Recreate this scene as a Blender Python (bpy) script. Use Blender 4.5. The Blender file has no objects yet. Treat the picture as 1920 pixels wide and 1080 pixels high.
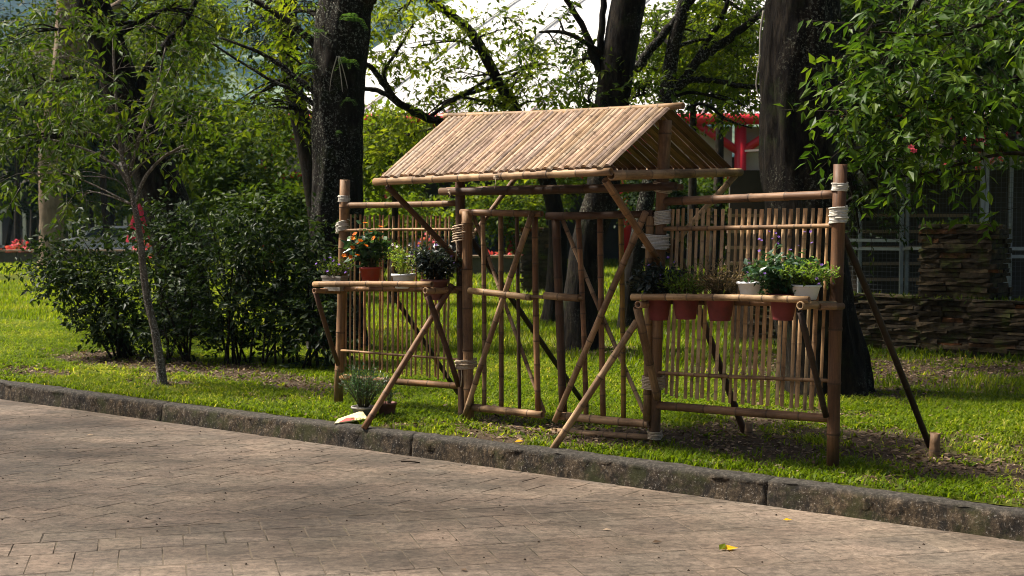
import bpy, math, random
import numpy as np
from mathutils import Vector, Matrix

rnd = random.Random(7)
rng = np.random.default_rng(7)
scene = bpy.context.scene
COL = scene.collection
R = math.radians

# ------------------------------------------------------------------ camera, world, sun, exposure
F = 2500.0                       # focal length in pixels of a 1920 wide frame
EYE = 1.62                       # eye above the lawn (the road lies lower)
PITCH = math.atan(123.0 / F)
cam_d = bpy.data.cameras.new('camera')
cam_d.sensor_width = 36.0
cam_d.lens = F / 1920.0 * 36.0
cam_d.clip_start = 0.05
cam_d.clip_end = 6000.0
cam_d.dof.use_dof = True
cam_d.dof.focus_distance = 10.0
cam_d.dof.aperture_fstop = 3.6
cam = bpy.data.objects.new('camera', cam_d)
cam.location = (0, 0, EYE)
cam.rotation_euler = (math.pi / 2 - PITCH, 0, 0)
COL.objects.link(cam)
scene.camera = cam

SUN_DIR = Vector((-0.58, 0.16, 0.80)).normalized()     # towards the sun
world = bpy.data.worlds.new('World')
scene.world = world
world.use_nodes = True
wn = world.node_tree.nodes
wl = world.node_tree.links
wn.clear()
wo = wn.new('ShaderNodeOutputWorld')
wb = wn.new('ShaderNodeBackground')
ws = wn.new('ShaderNodeTexSky')
ws.sky_type = 'NISHITA'
ws.sun_disc = False
ws.sun_elevation = math.asin(SUN_DIR.z)
ws.sun_rotation = math.atan2(SUN_DIR.x, SUN_DIR.y)
ws.dust_density = 7.0
ws.air_density = 0.7
ws.ozone_density = 0.3
wb.inputs['Strength'].default_value = 0.05
wl.new(ws.outputs[0], wb.inputs[0])
wl.new(wb.outputs[0], wo.inputs[0])

sun_d = bpy.data.lights.new('sun', 'SUN')
sun_d.energy = 5.0
sun_d.angle = R(7.0)
sun_d.color = (1.0, 0.92, 0.81)
sun = bpy.data.objects.new('sun', sun_d)
sun.rotation_euler = SUN_DIR.to_track_quat('Z', 'Y').to_euler()
COL.objects.link(sun)

scene.view_settings.view_transform = 'Standard'
scene.view_settings.look = 'None'
scene.view_settings.exposure = 1.1
scene.view_settings.gamma = 1.0
scene.view_settings.use_curve_mapping = False
scene.render.engine = 'CYCLES'
scene.cycles.use_denoising = True
scene.cycles.filter_width = 0.9
scene.cycles.max_bounces = 8
scene.cycles.transparent_max_bounces = 8
scene.cycles.caustics_reflective = False
scene.cycles.caustics_refractive = False

# ------------------------------------------------------------------ measuring the place from the picture
CP, SP = math.cos(PITCH), math.sin(PITCH)
CAM = Vector((0, 0, EYE))
ROAD_Z = -0.16

def ray(px, py):
    x = (px - 960.0) / F
    y = -(py - 540.0) / F
    return Vector((x, CP + y * SP, -SP + y * CP))

def at(px, py, Y):
    d = ray(px, py)
    return CAM + d * (Y / d.y)

def gnd(px, py, z=0.0):
    d = ray(px, py)
    return CAM + d * ((z - EYE) / d.z)

FL_, FR_ = gnd(635, 755), gnd(1562, 877)
FD = (FR_ - FL_); FD.z = 0; FD.normalize()             # along the fence, to the right
FN = Vector((FD.y, -FD.x, 0))                          # towards the camera
if FN.y > 0: FN = -FN

def fen(px, py, off=0.0):
    d = ray(px, py)
    t = ((FL_ - CAM).dot(FN) + off) / d.dot(FN)
    return CAM + d * t

KU = Vector((0.8, -0.6, 0))                            # along the kerb
KV = Vector((0.6, 0.8, 0))                             # across it, onto the lawn
KERB = 7.62

# ------------------------------------------------------------------ helpers
def tag(o, label=None, cat=None, group=None, kind=None):
    if label: o['label'] = label
    if cat: o['category'] = cat
    if group: o['group'] = group
    if kind: o['kind'] = kind
    return o

def empty(name, loc, label=None, cat=None, group=None, kind=None):
    o = bpy.data.objects.new(name, None)
    o.location = loc
    o.empty_display_size = 0.1
    COL.objects.link(o)
    return tag(o, label, cat, group, kind)

def link(name, me, parent=None, mat=None, matrix=None):
    o = bpy.data.objects.new(name, me)
    COL.objects.link(o)
    if mat and not me.materials: me.materials.append(mat)
    if parent:
        o.parent = parent
        o.matrix_parent_inverse = wmat(parent).inverted()
    if matrix is not None: o.matrix_basis = matrix
    return o

_wm = {}
def wmat(o):
    m = o.matrix_basis
    if o.parent: m = wmat(o.parent) @ o.matrix_parent_inverse @ m
    return m

class MB:
    """collects polygons of one mesh"""
    def __init__(s): s.v = []; s.f = []; s.a = []; s.sm = []; s.mi = []
    def add(s, vs, fs, attr=0.0, smooth=False, mi=0):
        b = len(s.v)
        s.v += [tuple(v) for v in vs]
        s.a += list(attr) if hasattr(attr, '__len__') else [attr] * len(vs)
        s.f += [tuple(i + b for i in f) for f in fs]
        s.sm += [smooth] * len(fs)
        s.mi += [mi] * len(fs)
    def box(s, c, size, rot=None, attr=0.0, mi=0):
        hx, hy, hz = size[0] / 2, size[1] / 2, size[2] / 2
        vs = [Vector((x, y, z)) for x in (-hx, hx) for y in (-hy, hy) for z in (-hz, hz)]
        if rot is not None: vs = [rot @ v for v in vs]
        vs = [v + Vector(c) for v in vs]
        s.add(vs, [(0, 1, 3, 2), (4, 6, 7, 5), (0, 4, 5, 1), (2, 3, 7, 6), (0, 2, 6, 4), (1, 5, 7, 3)], attr, mi=mi)
    def bar(s, p0, p1, w, t, mi=0, up=Vector((0, 0, 1))):
        p0, p1 = Vector(p0), Vector(p1)
        d = p1 - p0
        z = d.normalized()
        x = z.cross(up)
        if x.length < 1e-4: x = Vector((1, 0, 0))
        x.normalize()
        y = z.cross(x)
        rot = Matrix((x, y, z)).transposed()
        s.box((p0 + p1) / 2, (w, t, d.length), rot, mi=mi)
    def tube(s, pts, rad, n=8, cap=True, attr=None, mi=0, wob=0.0):
        pts = [Vector(p) for p in pts]
        k = len(pts)
        if not hasattr(rad, '__len__'): rad = [rad] * k
        t0 = (pts[1] - pts[0]).normalized()
        x = t0.orthogonal().normalized()
        vs = []
        for i, p in enumerate(pts):
            t = (pts[min(i + 1, k - 1)] - pts[max(i - 1, 0)])
            t = t.normalized() if t.length > 1e-9 else t0
            x = (x - t * x.dot(t)).normalized()
            y = t.cross(x)
            for j in range(n):
                a = 2 * math.pi * j / n
                r = rad[i] * (1 + (rnd.uniform(-wob, wob) if wob else 0))
                vs.append(p + (x * math.cos(a) + y * math.sin(a)) * r)
        fs = [(i * n + j, i * n + (j + 1) % n, (i + 1) * n + (j + 1) % n, (i + 1) * n + j) for i in range(k - 1) for j in range(n)]
        at_ = 0.0
        if attr is not None: at_ = [a for a in attr for _ in range(n)]
        s.add(vs, fs, at_, True, mi)
        if cap:
            b = len(s.v)
            s.f += [tuple(b - len(vs) + j for j in reversed(range(n))), tuple(b - n + j for j in range(n))]
            s.sm += [False, False]; s.mi += [mi, mi]
    def lathe(s, prof, n=20, mi=0, attr=0.0, c=(0, 0, 0), smooth=True):
        vs = []; fs = []
        for r, z in prof:
            for j in range(n):
                a = 2 * math.pi * j / n
                vs.append((c[0] + r * math.cos(a), c[1] + r * math.sin(a), c[2] + z))
        for i in range(len(prof) - 1):
            for j in range(n):
                fs.append((i * n + j, i * n + (j + 1) % n, (i + 1) * n + (j + 1) % n, (i + 1) * n + j))
        s.add(vs, fs, attr, smooth, mi)
    def mesh(s, name, mats=None, attr_name=None):
        me = bpy.data.meshes.new(name)
        me.from_pydata(s.v, [], s.f)
        me.polygons.foreach_set('use_smooth', s.sm)
        if mats:
            for m in (mats if isinstance(mats, (list, tuple)) else [mats]): me.materials.append(m)
            me.polygons.foreach_set('material_index', s.mi)
        if attr_name:
            a = me.attributes.new(attr_name, 'FLOAT', 'POINT')
            a.data.foreach_set('value', np.array(s.a, dtype=np.float32))
        me.update()
        return me
    def build(s, name, mat, parent=None, attr_name=None):
        return link(name, s.mesh(name, mat, attr_name), parent)

def tri_mesh(name, co, tris, mat, tint=None, smooth=False):
    me = bpy.data.meshes.new(name)
    n, m = len(co), len(tris)
    me.vertices.add(n)
    me.vertices.foreach_set('co', np.ascontiguousarray(co, dtype=np.float32).ravel())
    me.loops.add(m * 3)
    me.loops.foreach_set('vertex_index', np.ascontiguousarray(tris, dtype=np.int32).ravel())
    me.polygons.add(m)
    me.polygons.foreach_set('loop_start', np.arange(0, m * 3, 3, dtype=np.int32))
    me.polygons.foreach_set('use_smooth', np.full(m, smooth))
    if tint is not None:
        a = me.attributes.new('tint', 'FLOAT', 'POINT')
        a.data.foreach_set('value', np.ascontiguousarray(tint, dtype=np.float32))
    me.materials.append(mat)
    me.update(calc_edges=True)
    me.validate()
    return me

# value noise in the plane, for shapes and for where grass grows
_G = rng.random((256, 256))
def vnoise(x, y):
    x = np.asarray(x, float); y = np.asarray(y, float)
    xi = np.floor(x).astype(int); yi = np.floor(y).astype(int)
    fx = x - xi; fy = y - yi
    fx = fx * fx * (3 - 2 * fx); fy = fy * fy * (3 - 2 * fy)
    g = lambda a, b: _G[a % 256, b % 256]
    return (g(xi, yi) * (1 - fx) + g(xi + 1, yi) * fx) * (1 - fy) + (g(xi, yi + 1) * (1 - fx) + g(xi + 1, yi + 1) * fx) * fy
def fbm(x, y, o=4):
    s = 0; a = 0.5
    for i in range(o):
        s = s + a * vnoise(x * 2 ** i + 17.3 * i, y * 2 ** i + 5.1 * i); a *= 0.5
    return s / (1 - 0.5 ** o)

# ------------------------------------------------------------------ materials
def new_mat(name):
    m = bpy.data.materials.new(name)
    m.use_nodes = True
    nt = m.node_tree
    nt.nodes.clear()
    out = nt.nodes.new('ShaderNodeOutputMaterial')
    return m, nt, out

def N(nt, kind, **kw):
    n = nt.nodes.new(kind)
    for k, v in kw.items():
        if k in ('ins',):
            for a, b in v.items(): n.inputs[a].default_value = b
        else: setattr(n, k, v)
    return n

def ramp(nt, fac, stops):
    r = nt.nodes.new('ShaderNodeValToRGB')
    els = r.color_ramp.elements
    while len(els) < len(stops): els.new(0.5)
    for e, (p, c) in zip(els, stops):
        e.position = p
        e.color = (c[0], c[1], c[2], 1) if hasattr(c, '__len__') else (c, c, c, 1)
    if fac is not None: nt.links.new(fac, r.inputs[0])
    return r.outputs[0]

def mixc(nt, a, b, f, mode='MIX'):
    m = nt.nodes.new('ShaderNodeMix')
    m.data_type = 'RGBA'; m.blend_type = mode
    for sock, v in ((m.inputs[0], f), (m.inputs[6], a), (m.inputs[7], b)):
        if hasattr(v, 'is_output'): nt.links.new(v, sock)
        elif hasattr(v, '__len__'): sock.default_value = (v[0], v[1], v[2], 1)
        else: sock.default_value = v
    return m.outputs[2]

def noise(nt, vec, scale, detail=4, rough=0.55, mapping=None):
    if mapping:
        mp = N(nt, 'ShaderNodeMapping'); mp.inputs['Scale'].default_value = mapping
        nt.links.new(vec, mp.inputs[0]); vec = mp.outputs[0]
    n = nt.nodes.new('ShaderNodeTexNoise')
    n.inputs['Scale'].default_value = scale
    n.inputs['Detail'].default_value = detail
    n.inputs['Roughness'].default_value = rough
    nt.links.new(vec, n.inputs['Vector'])
    return n.outputs['Fac']

def bump(nt, h, strength, dist=0.01):
    b = nt.nodes.new('ShaderNodeBump')
    b.inputs['Strength'].default_value = strength
    b.inputs['Distance'].default_value = dist
    nt.links.new(h, b.inputs['Height'])
    return b.outputs[0]

def principled(nt, out, col, rough=0.6, spec=0.4, nrm=None, metal=0.0):
    p = nt.nodes.new('ShaderNodeBsdfPrincipled')
    if hasattr(col, 'is_output'): nt.links.new(col, p.inputs['Base Color'])
    else: p.inputs['Base Color'].default_value = (*col, 1)
    if hasattr(rough, 'is_output'): nt.links.new(rough, p.inputs['Roughness'])
    else: p.inputs['Roughness'].default_value = rough
    p.inputs['Specular IOR Level'].default_value = spec
    p.inputs['Metallic'].default_value = metal
    if nrm is not None: nt.links.new(nrm, p.inputs['Normal'])
    if out: nt.links.new(p.outputs[0], out.inputs[0])
    return p

def plain(name, col, rough=0.55, spec=0.4, var=0.25, scale=6.0, bmp=0.15, metal=0.0, dirt=None):
    m, nt, out = new_mat(name)
    tc = N(nt, 'ShaderNodeTexCoord')
    f = noise(nt, tc.outputs['Object'], scale, 6, 0.65)
    lo = [c * (1 - var) for c in col]; hi = [min(1, c * (1 + var)) for c in col]
    c = ramp(nt, f, [(0.3, lo), (0.7, hi)])
    if dirt:
        g = noise(nt, tc.outputs['Object'], scale * 0.6, 5, 0.7)
        c = mixc(nt, c, dirt, ramp(nt, g, [(0.5, 0.0), (0.72, 0.8)]))
    principled(nt, out, c, rough, spec, bump(nt, f, bmp, 0.01), metal)
    return m

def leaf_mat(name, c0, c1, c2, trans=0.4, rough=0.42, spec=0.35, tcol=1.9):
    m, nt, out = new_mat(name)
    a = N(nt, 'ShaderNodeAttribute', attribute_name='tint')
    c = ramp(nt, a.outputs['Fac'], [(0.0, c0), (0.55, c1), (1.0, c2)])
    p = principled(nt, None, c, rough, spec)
    t = nt.nodes.new('ShaderNodeBsdfTranslucent')
    tc = mixc(nt, c, (tcol, tcol * 0.95, tcol * 0.42), 1.0, 'MULTIPLY')
    nt.links.new(tc, t.inputs[0])
    mx = nt.nodes.new('ShaderNodeMixShader')
    mx.inputs[0].default_value = trans
    nt.links.new(p.outputs[0], mx.inputs[1]); nt.links.new(t.outputs[0], mx.inputs[2])
    nt.links.new(mx.outputs[0], out.inputs[0])
    return m

def bamboo_mat(name):
    m, nt, out = new_mat(name)
    tc = N(nt, 'ShaderNodeTexCoord')
    oi = N(nt, 'ShaderNodeObjectInfo')
    ad = N(nt, 'ShaderNodeVectorMath', operation='ADD')
    sc = N(nt, 'ShaderNodeVectorMath', operation='SCALE'); sc.inputs[3].default_value = 37.0
    cb = N(nt, 'ShaderNodeCombineXYZ')
    for i in range(3): nt.links.new(oi.outputs['Random'], cb.inputs[i])
    nt.links.new(cb.outputs[0], sc.inputs[0])
    nt.links.new(tc.outputs['Object'], ad.inputs[0]); nt.links.new(sc.outputs[0], ad.inputs[1])
    v = ad.outputs[0]
    streak = noise(nt, v, 1.0, 6, 0.65, mapping=(70, 70, 3.5))
    fine = noise(nt, v, 1.0, 3, 0.6, mapping=(260, 260, 14))
    stain = noise(nt, v, 3.0, 5, 0.7, mapping=(1.5, 1.5, 1.0))
    c = mixc(nt, oi.outputs['Color'], ramp(nt, streak, [(0.25, (0.50, 0.46, 0.42)), (0.75, (1.22, 1.2, 1.16))]), 1.0, 'MULTIPLY')
    c = mixc(nt, c, ramp(nt, fine, [(0.3, 0.82), (0.7, 1.1)]), 1.0, 'MULTIPLY')
    c = mixc(nt, c, (0.060, 0.034, 0.020), ramp(nt, stain, [(0.47, 0.0), (0.66, 0.72)]))
    at_ = N(nt, 'ShaderNodeAttribute', attribute_name='ring')
    c = mixc(nt, c, (0.05, 0.034, 0.024), ramp(nt, at_.outputs['Fac'], [(0.0, 0.0), (0.6, 0.12), (1.0, 0.72)]))
    sg = N(nt, 'ShaderNodeAttribute', attribute_name='seg')
    c = mixc(nt, c, ramp(nt, sg.outputs['Fac'], [(0.0, (0.62, 0.55, 0.50)), (0.5, (0.97, 0.95, 0.92)), (1.0, (1.18, 1.16, 1.12))]), 1.0, 'MULTIPLY')
    spk = noise(nt, v, 55.0, 4, 0.8)
    c = mixc(nt, c, (0.040, 0.026, 0.018), ramp(nt, spk, [(0.60, 0.0), (0.70, 0.6)]))
    h = mixc(nt, streak, fine, 0.4)
    principled(nt, out, c, ramp(nt, stain, [(0.3, 0.5), (0.7, 0.75)]), 0.3, bump(nt, h, 0.5, 0.004))
    return m

def bark_mat(name, dark, light, lichen, amount=0.5, scale=1.0):
    m, nt, out = new_mat(name)
    g = N(nt, 'ShaderNodeTexCoord')
    v = g.outputs['Object']
    ridge = noise(nt, v, 1.0, 8, 0.7, mapping=(16 * scale, 16 * scale, 4.5 * scale))
    spots = noise(nt, v, 34.0 * scale, 5, 0.75)
    patch = noise(nt, v, 1.3, 4, 0.6)
    c = ramp(nt, ridge, [(0.36, dark), (0.52, [d * 0.65 + l * 0.35 for d, l in zip(dark, light)]), (0.68, light)])
    lm = N(nt, 'ShaderNodeMath', operation='MULTIPLY')
    nt.links.new(ramp(nt, spots, [(0.54, 0.0), (0.62, 1.0)]), lm.inputs[0])
    nt.links.new(ramp(nt, patch, [(0.60 - 0.25 * amount, 0.0), (0.78 - 0.25 * amount, 1.0)]), lm.inputs[1])
    c = mixc(nt, c, lichen, lm.outputs[0])
    moss = noise(nt, v, 3.5, 5, 0.7)
    c = mixc(nt, c, (0.035, 0.05, 0.012), ramp(nt, moss, [(0.55, 0.0), (0.75, 0.55)]))
    principled(nt, out, c, 0.92, 0.15, bump(nt, ridge, 1.0, 0.035))
    return m

M = {}
M['bamboo'] = bamboo_mat('bamboo')
M['bark'] = bark_mat('dark_bark', (0.005, 0.004, 0.003), (0.032, 0.025, 0.018), (0.26, 0.27, 0.22), 0.75)
M['bark_black'] = bark_mat('black_bark', (0.003, 0.002, 0.002), (0.036, 0.028, 0.019), (0.20, 0.20, 0.15), 0.4)
M['bark_plain'] = bark_mat('brown_bark', (0.010, 0.008, 0.005), (0.050, 0.036, 0.025), (0.15, 0.15, 0.12), 0.25)
M['bark_smooth'] = bark_mat('smooth_tan_bark', (0.20, 0.145, 0.10), (0.34, 0.26, 0.19), (0.4, 0.34, 0.28), 0.2, 0.5)
M['bark_pale'] = bark_mat('pale_sapling_bark', (0.07, 0.055, 0.042), (0.28, 0.24, 0.19), (0.60, 0.57, 0.50), 1.3, 1.6)
M['leaf_sap'] = leaf_mat('sapling_leaf', (0.016, 0.038, 0.006), (0.045, 0.085, 0.008), (0.13, 0.17, 0.014), 0.38, 0.5, 0.12)
M['leaf_big'] = leaf_mat('broad_leaf', (0.014, 0.040, 0.006), (0.042, 0.090, 0.009), (0.11, 0.165, 0.014), 0.40, 0.45, 0.18)
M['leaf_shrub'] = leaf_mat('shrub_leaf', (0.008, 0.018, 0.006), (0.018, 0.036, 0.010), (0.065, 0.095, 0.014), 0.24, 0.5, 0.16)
M['leaf_sun'] = leaf_mat('sunny_leaf', (0.035, 0.070, 0.005), (0.085, 0.135, 0.009), (0.20, 0.235, 0.018), 0.5, 0.5, 0.12)  # brighter copy of the woodland leaf, sunlight put into its colour
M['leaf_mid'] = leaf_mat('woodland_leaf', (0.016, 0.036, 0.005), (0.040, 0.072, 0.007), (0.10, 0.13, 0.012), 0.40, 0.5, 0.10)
M['leaf_dark'] = leaf_mat('shaded_leaf', (0.006, 0.015, 0.003), (0.015, 0.032, 0.005), (0.045, 0.068, 0.009), 0.30, 0.5, 0.10)  # darkened copy of the woodland leaf, shade put into its colour
M['fern'] = leaf_mat('fern_frond', (0.04, 0.10, 0.015), (0.07, 0.15, 0.02), (0.11, 0.2, 0.03), 0.45)
M['grass'] = leaf_mat('grass_blade', (0.068, 0.115, 0.003), (0.140, 0.203, 0.006), (0.38, 0.35, 0.085), 0.50, 0.5, 0.2)
M['litter'] = leaf_mat('dead_leaf', (0.05, 0.032, 0.020), (0.14, 0.092, 0.055), (0.34, 0.25, 0.17), 0.1, 0.7, 0.2)
M['rope_white'] = plain('white_rope', (0.56, 0.53, 0.46), 0.85, 0.1, 0.25, 60, 0.4)
M['rope_tan'] = plain('tan_rope', (0.46, 0.37, 0.27), 0.9, 0.1, 0.3, 60, 0.4)
M['pot_red'] = plain('red_plastic', (0.30, 0.024, 0.016), 0.45, 0.45, 0.2, 8, 0.1, dirt=(0.20, 0.08, 0.05))
M['pot_faded'] = plain('faded_red_plastic', (0.165, 0.032, 0.030), 0.6, 0.3, 0.3, 9, 0.15, dirt=(0.075, 0.03, 0.026))
M['pot_white'] = plain('white_plastic', (0.74, 0.76, 0.78), 0.5, 0.4, 0.08, 7, 0.1, dirt=(0.50, 0.45, 0.38))
M['pot_grey'] = plain('grey_plastic', (0.30, 0.28, 0.25), 0.7, 0.2, 0.3, 9, 0.2, dirt=(0.10, 0.08, 0.06))
M['pot_brown'] = plain('brown_plastic', (0.19, 0.085, 0.065), 0.65, 0.25, 0.3, 9, 0.2, dirt=(0.08, 0.05, 0.035))
M['soil'] = plain('soil', (0.035, 0.025, 0.018), 0.95, 0.1, 0.5, 30, 0.8)
M['metal'] = plain('galvanised_steel', (0.30, 0.33, 0.36), 0.5, 0.4, 0.2, 4, 0.1, 0.6, dirt=(0.12, 0.11, 0.10))
M['wire'] = plain('wire_mesh', (0.085, 0.09, 0.095), 0.6, 0.3, 0.2, 5, 0.1)
M['red_paint'] = plain('red_paint', (0.52, 0.012, 0.022), 0.4, 0.4, 0.15, 3, 0.05)
M['roof_white'] = plain('white_membrane', (0.74, 0.74, 0.72), 0.55, 0.3, 0.06, 0.4, 0.05, dirt=(0.6, 0.6, 0.58))
M['panel_pink'] = plain('pinkish_grey_panel', (0.42, 0.36, 0.35), 0.7, 0.2, 0.12, 1.0, 0.05)
M['dark_wall'] = plain('dark_wall', (0.055, 0.048, 0.042), 0.8, 0.2, 0.3, 1.5, 0.1)
M['tan_wall'] = plain('tan_plaster', (0.28, 0.20, 0.14), 0.85, 0.2, 0.2, 1.5, 0.1)
M['white_paint'] = plain('white_paint', (0.76, 0.76, 0.74), 0.5, 0.4, 0.08, 3, 0.05)
M['dark_glass'] = plain('dark_glass', (0.02, 0.024, 0.028), 0.08, 0.6, 0.1, 2, 0.0)
M['car_white'] = plain('white_car_paint', (0.72, 0.74, 0.76), 0.25, 0.6, 0.03, 2, 0.0)
M['car_dark'] = plain('dark_car_paint', (0.03, 0.034, 0.045), 0.2, 0.6, 0.05, 2, 0.0)
M['rubber'] = plain('rubber', (0.02, 0.02, 0.02), 0.85, 0.2, 0.2, 8, 0.2)
M['orange'] = plain('orange_plastic', (0.75, 0.11, 0.02), 0.5, 0.4, 0.1, 4, 0.05)
M['red_cloth'] = plain('red_cloth', (0.55, 0.035, 0.07), 0.8, 0.2, 0.2, 4, 0.2)
M['fl_orange'] = leaf_mat('orange_petal', (0.6, 0.10, 0.01), (0.75, 0.17, 0.01), (0.85, 0.3, 0.02), 0.3, 0.6, 0.2, 1.0)
M['fl_violet'] = leaf_mat('violet_petal', (0.12, 0.05, 0.26), (0.18, 0.09, 0.36), (0.28, 0.17, 0.46), 0.25, 0.6, 0.2, 1.0)
M['fl_white'] = leaf_mat('pale_petal', (0.55, 0.45, 0.55), (0.7, 0.62, 0.7), (0.8, 0.78, 0.78), 0.3, 0.6, 0.2, 1.0)
M['fl_pink'] = leaf_mat('pink_petal', (0.62, 0.06, 0.10), (0.75, 0.11, 0.15), (0.8, 0.25, 0.26), 0.3, 0.6, 0.2, 1.0)
M['fl_yellow'] = leaf_mat('yellow_petal', (0.7, 0.4, 0.01), (0.8, 0.5, 0.02), (0.85, 0.6, 0.05), 0.3, 0.6, 0.2, 1.0)
M['pl_dark'] = leaf_mat('dusky_leaf', (0.010, 0.016, 0.014), (0.018, 0.028, 0.024), (0.035, 0.05, 0.04), 0.15, 0.4, 0.4)
M['pl_lime'] = leaf_mat('lime_leaf', (0.08, 0.15, 0.02), (0.16, 0.25, 0.03), (0.28, 0.34, 0.07), 0.4)
M['pl_green'] = leaf_mat('pot_plant_leaf', (0.015, 0.045, 0.022), (0.03, 0.075, 0.032), (0.06, 0.12, 0.04), 0.25, 0.38, 0.4)
M['pl_dry'] = leaf_mat('dry_stalk', (0.06, 0.05, 0.022), (0.15, 0.11, 0.06), (0.28, 0.21, 0.13), 0.2, 0.7, 0.2)
M['stem'] = plain('stem', (0.07, 0.06, 0.03), 0.7, 0.2, 0.3, 20, 0.2)
M['stem_lime'] = plain('pale_stem', (0.30, 0.30, 0.08), 0.6, 0.3, 0.2, 20, 0.1)
M['root'] = plain('aerial_root', (0.40, 0.36, 0.30), 0.85, 0.2, 0.25, 20, 0.3)

def stone_mat(name, wall=False):
    m, nt, out = new_mat(name)
    g = N(nt, 'ShaderNodeNewGeometry'); oi = N(nt, 'ShaderNodeObjectInfo')
    v = g.outputs['Position']
    f = noise(nt, v, 14.0, 7, 0.7); b = noise(nt, v, 1.8, 4, 0.6); mo = noise(nt, v, 5.0, 5, 0.7)
    c = ramp(nt, f, [(0.3, (0.009, 0.007, 0.005)), (0.7, (0.082, 0.064, 0.040))])
    c = mixc(nt, c, ramp(nt, oi.outputs['Random'], [(0.0, (0.55, 0.55, 0.55)), (0.8, (1.1, 1.05, 1.0)), (0.93, (1.4, 1.3, 1.1)), (1.0, (2.2, 1.0, 0.5))]), 1.0, 'MULTIPLY')
    c = mixc(nt, c, (0.055, 0.075, 0.012), ramp(nt, mo, [(0.53, 0.0), (0.67, 0.7)]))
    principled(nt, out, c, 0.92, 0.15, bump(nt, f, 0.8, 0.02))
    return m
M['stone'] = stone_mat('stacked_slate')

def ground_mat():
    m, nt, out = new_mat('lawn_soil')
    g = N(nt, 'ShaderNodeNewGeometry')
    v = g.outputs['Position']
    a = N(nt, 'ShaderNodeAttribute', attribute_name='dirt')
    f = noise(nt, v, 42.0, 6, 0.75); b = noise(nt, v, 5.0, 5, 0.65); s = noise(nt, v, 0.6, 4, 0.6)
    dirt = ramp(nt, f, [(0.28, (0.028, 0.020, 0.013)), (0.5, (0.085, 0.060, 0.040)), (0.72, (0.20, 0.155, 0.115))])
    gr = ramp(nt, b, [(0.3, (0.040, 0.056, 0.004)), (0.7, (0.100, 0.125, 0.008))])
    gr = mixc(nt, gr, ramp(nt, f, [(0.3, 0.55), (0.7, 1.25)]), 1.0, 'MULTIPLY')
    gr = mixc(nt, gr, ramp(nt, s, [(0.35, (0.8, 0.85, 0.8)), (0.65, (1.25, 1.1, 1.0))]), 1.0, 'MULTIPLY')
    ma = N(nt, 'ShaderNodeMath', operation='ADD'); ms = N(nt, 'ShaderNodeMath', operation='MULTIPLY')
    ms.inputs[1].default_value = 0.6
    sb = N(nt, 'ShaderNodeMath', operation='SUBTRACT'); sb.inputs[1].default_value = 0.5
    nt.links.new(b, sb.inputs[0]); nt.links.new(sb.outputs[0], ms.inputs[0])
    nt.links.new(a.outputs['Fac'], ma.inputs[0]); nt.links.new(ms.outputs[0], ma.inputs[1])
    c = mixc(nt, gr, dirt, ramp(nt, ma.outputs[0], [(0.3, 0.0), (0.6, 1.0)]))
    principled(nt, out, c, 0.95, 0.1, bump(nt, f, 0.9, 0.03))
    return m
M['ground'] = ground_mat()

def paver_mat(name, joint=False):
    m, nt, out = new_mat(name)
    g = N(nt, 'ShaderNodeNewGeometry'); oi = N(nt, 'ShaderNodeObjectInfo')
    v = g.outputs['Position']
    grain = noise(nt, v, 62.0, 6, 0.85, mapping=(0.7, 1.2, 1))
    mid = noise(nt, v, 11.0, 6, 0.7, mapping=(0.55, 1.5, 1))
    big = noise(nt, v, 1.1, 5, 0.62, mapping=(0.5, 1.3, 1))
    warm = noise(nt, v, 2.2, 4, 0.6)
    if joint:
        c = ramp(nt, noise(nt, v, 2.4, 4, 0.7), [(0.50, (0.108, 0.083, 0.057)), (0.62, (0.028, 0.021, 0.012))])
        c = mixc(nt, c, (0.05, 0.06, 0.015), ramp(nt, mid, [(0.58, 0.0), (0.7, 0.6)]))
    else:
        c = ramp(nt, warm, [(0.35, (0.150, 0.124, 0.096)), (0.65, (0.175, 0.135, 0.104))])
        c = mixc(nt, c, ramp(nt, oi.outputs['Random'], [(0.0, (0.90, 0.90, 0.92)), (1.0, (1.10, 1.07, 1.05))]), 1.0, 'MULTIPLY')
        c = mixc(nt, c, ramp(nt, mid, [(0.30, 0.62), (0.68, 1.22)]), 1.0, 'MULTIPLY')
        c = mixc(nt, c, ramp(nt, big, [(0.36, (0.50, 0.49, 0.47)), (0.60, (1.12, 1.10, 1.06))]), 1.0, 'MULTIPLY')
        spk = noise(nt, v, 24.0, 5, 0.8, mapping=(0.8, 1.1, 1))
        c = mixc(nt, c, ramp(nt, spk, [(0.36, 0.52), (0.5, 1.0), (0.66, 1.35)]), 1.0, 'MULTIPLY')
        pit = noise(nt, v, 130.0, 3, 0.7)
        c = mixc(nt, c, (0.030, 0.024, 0.017), ramp(nt, pit, [(0.62, 0.0), (0.70, 0.7)]))
        c = mixc(nt, c, ramp(nt, grain, [(0.28, 0.45), (0.5, 0.95), (0.72, 1.45)]), 1.0, 'MULTIPLY')
    principled(nt, out, c, ramp(nt, big, [(0.3, 0.62), (0.7, 0.85)]), 0.3, bump(nt, grain, 0.5, 0.004))
    return m
M['paver'] = paver_mat('worn_paver')
M['joint'] = paver_mat('paver_bed', True)

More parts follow.
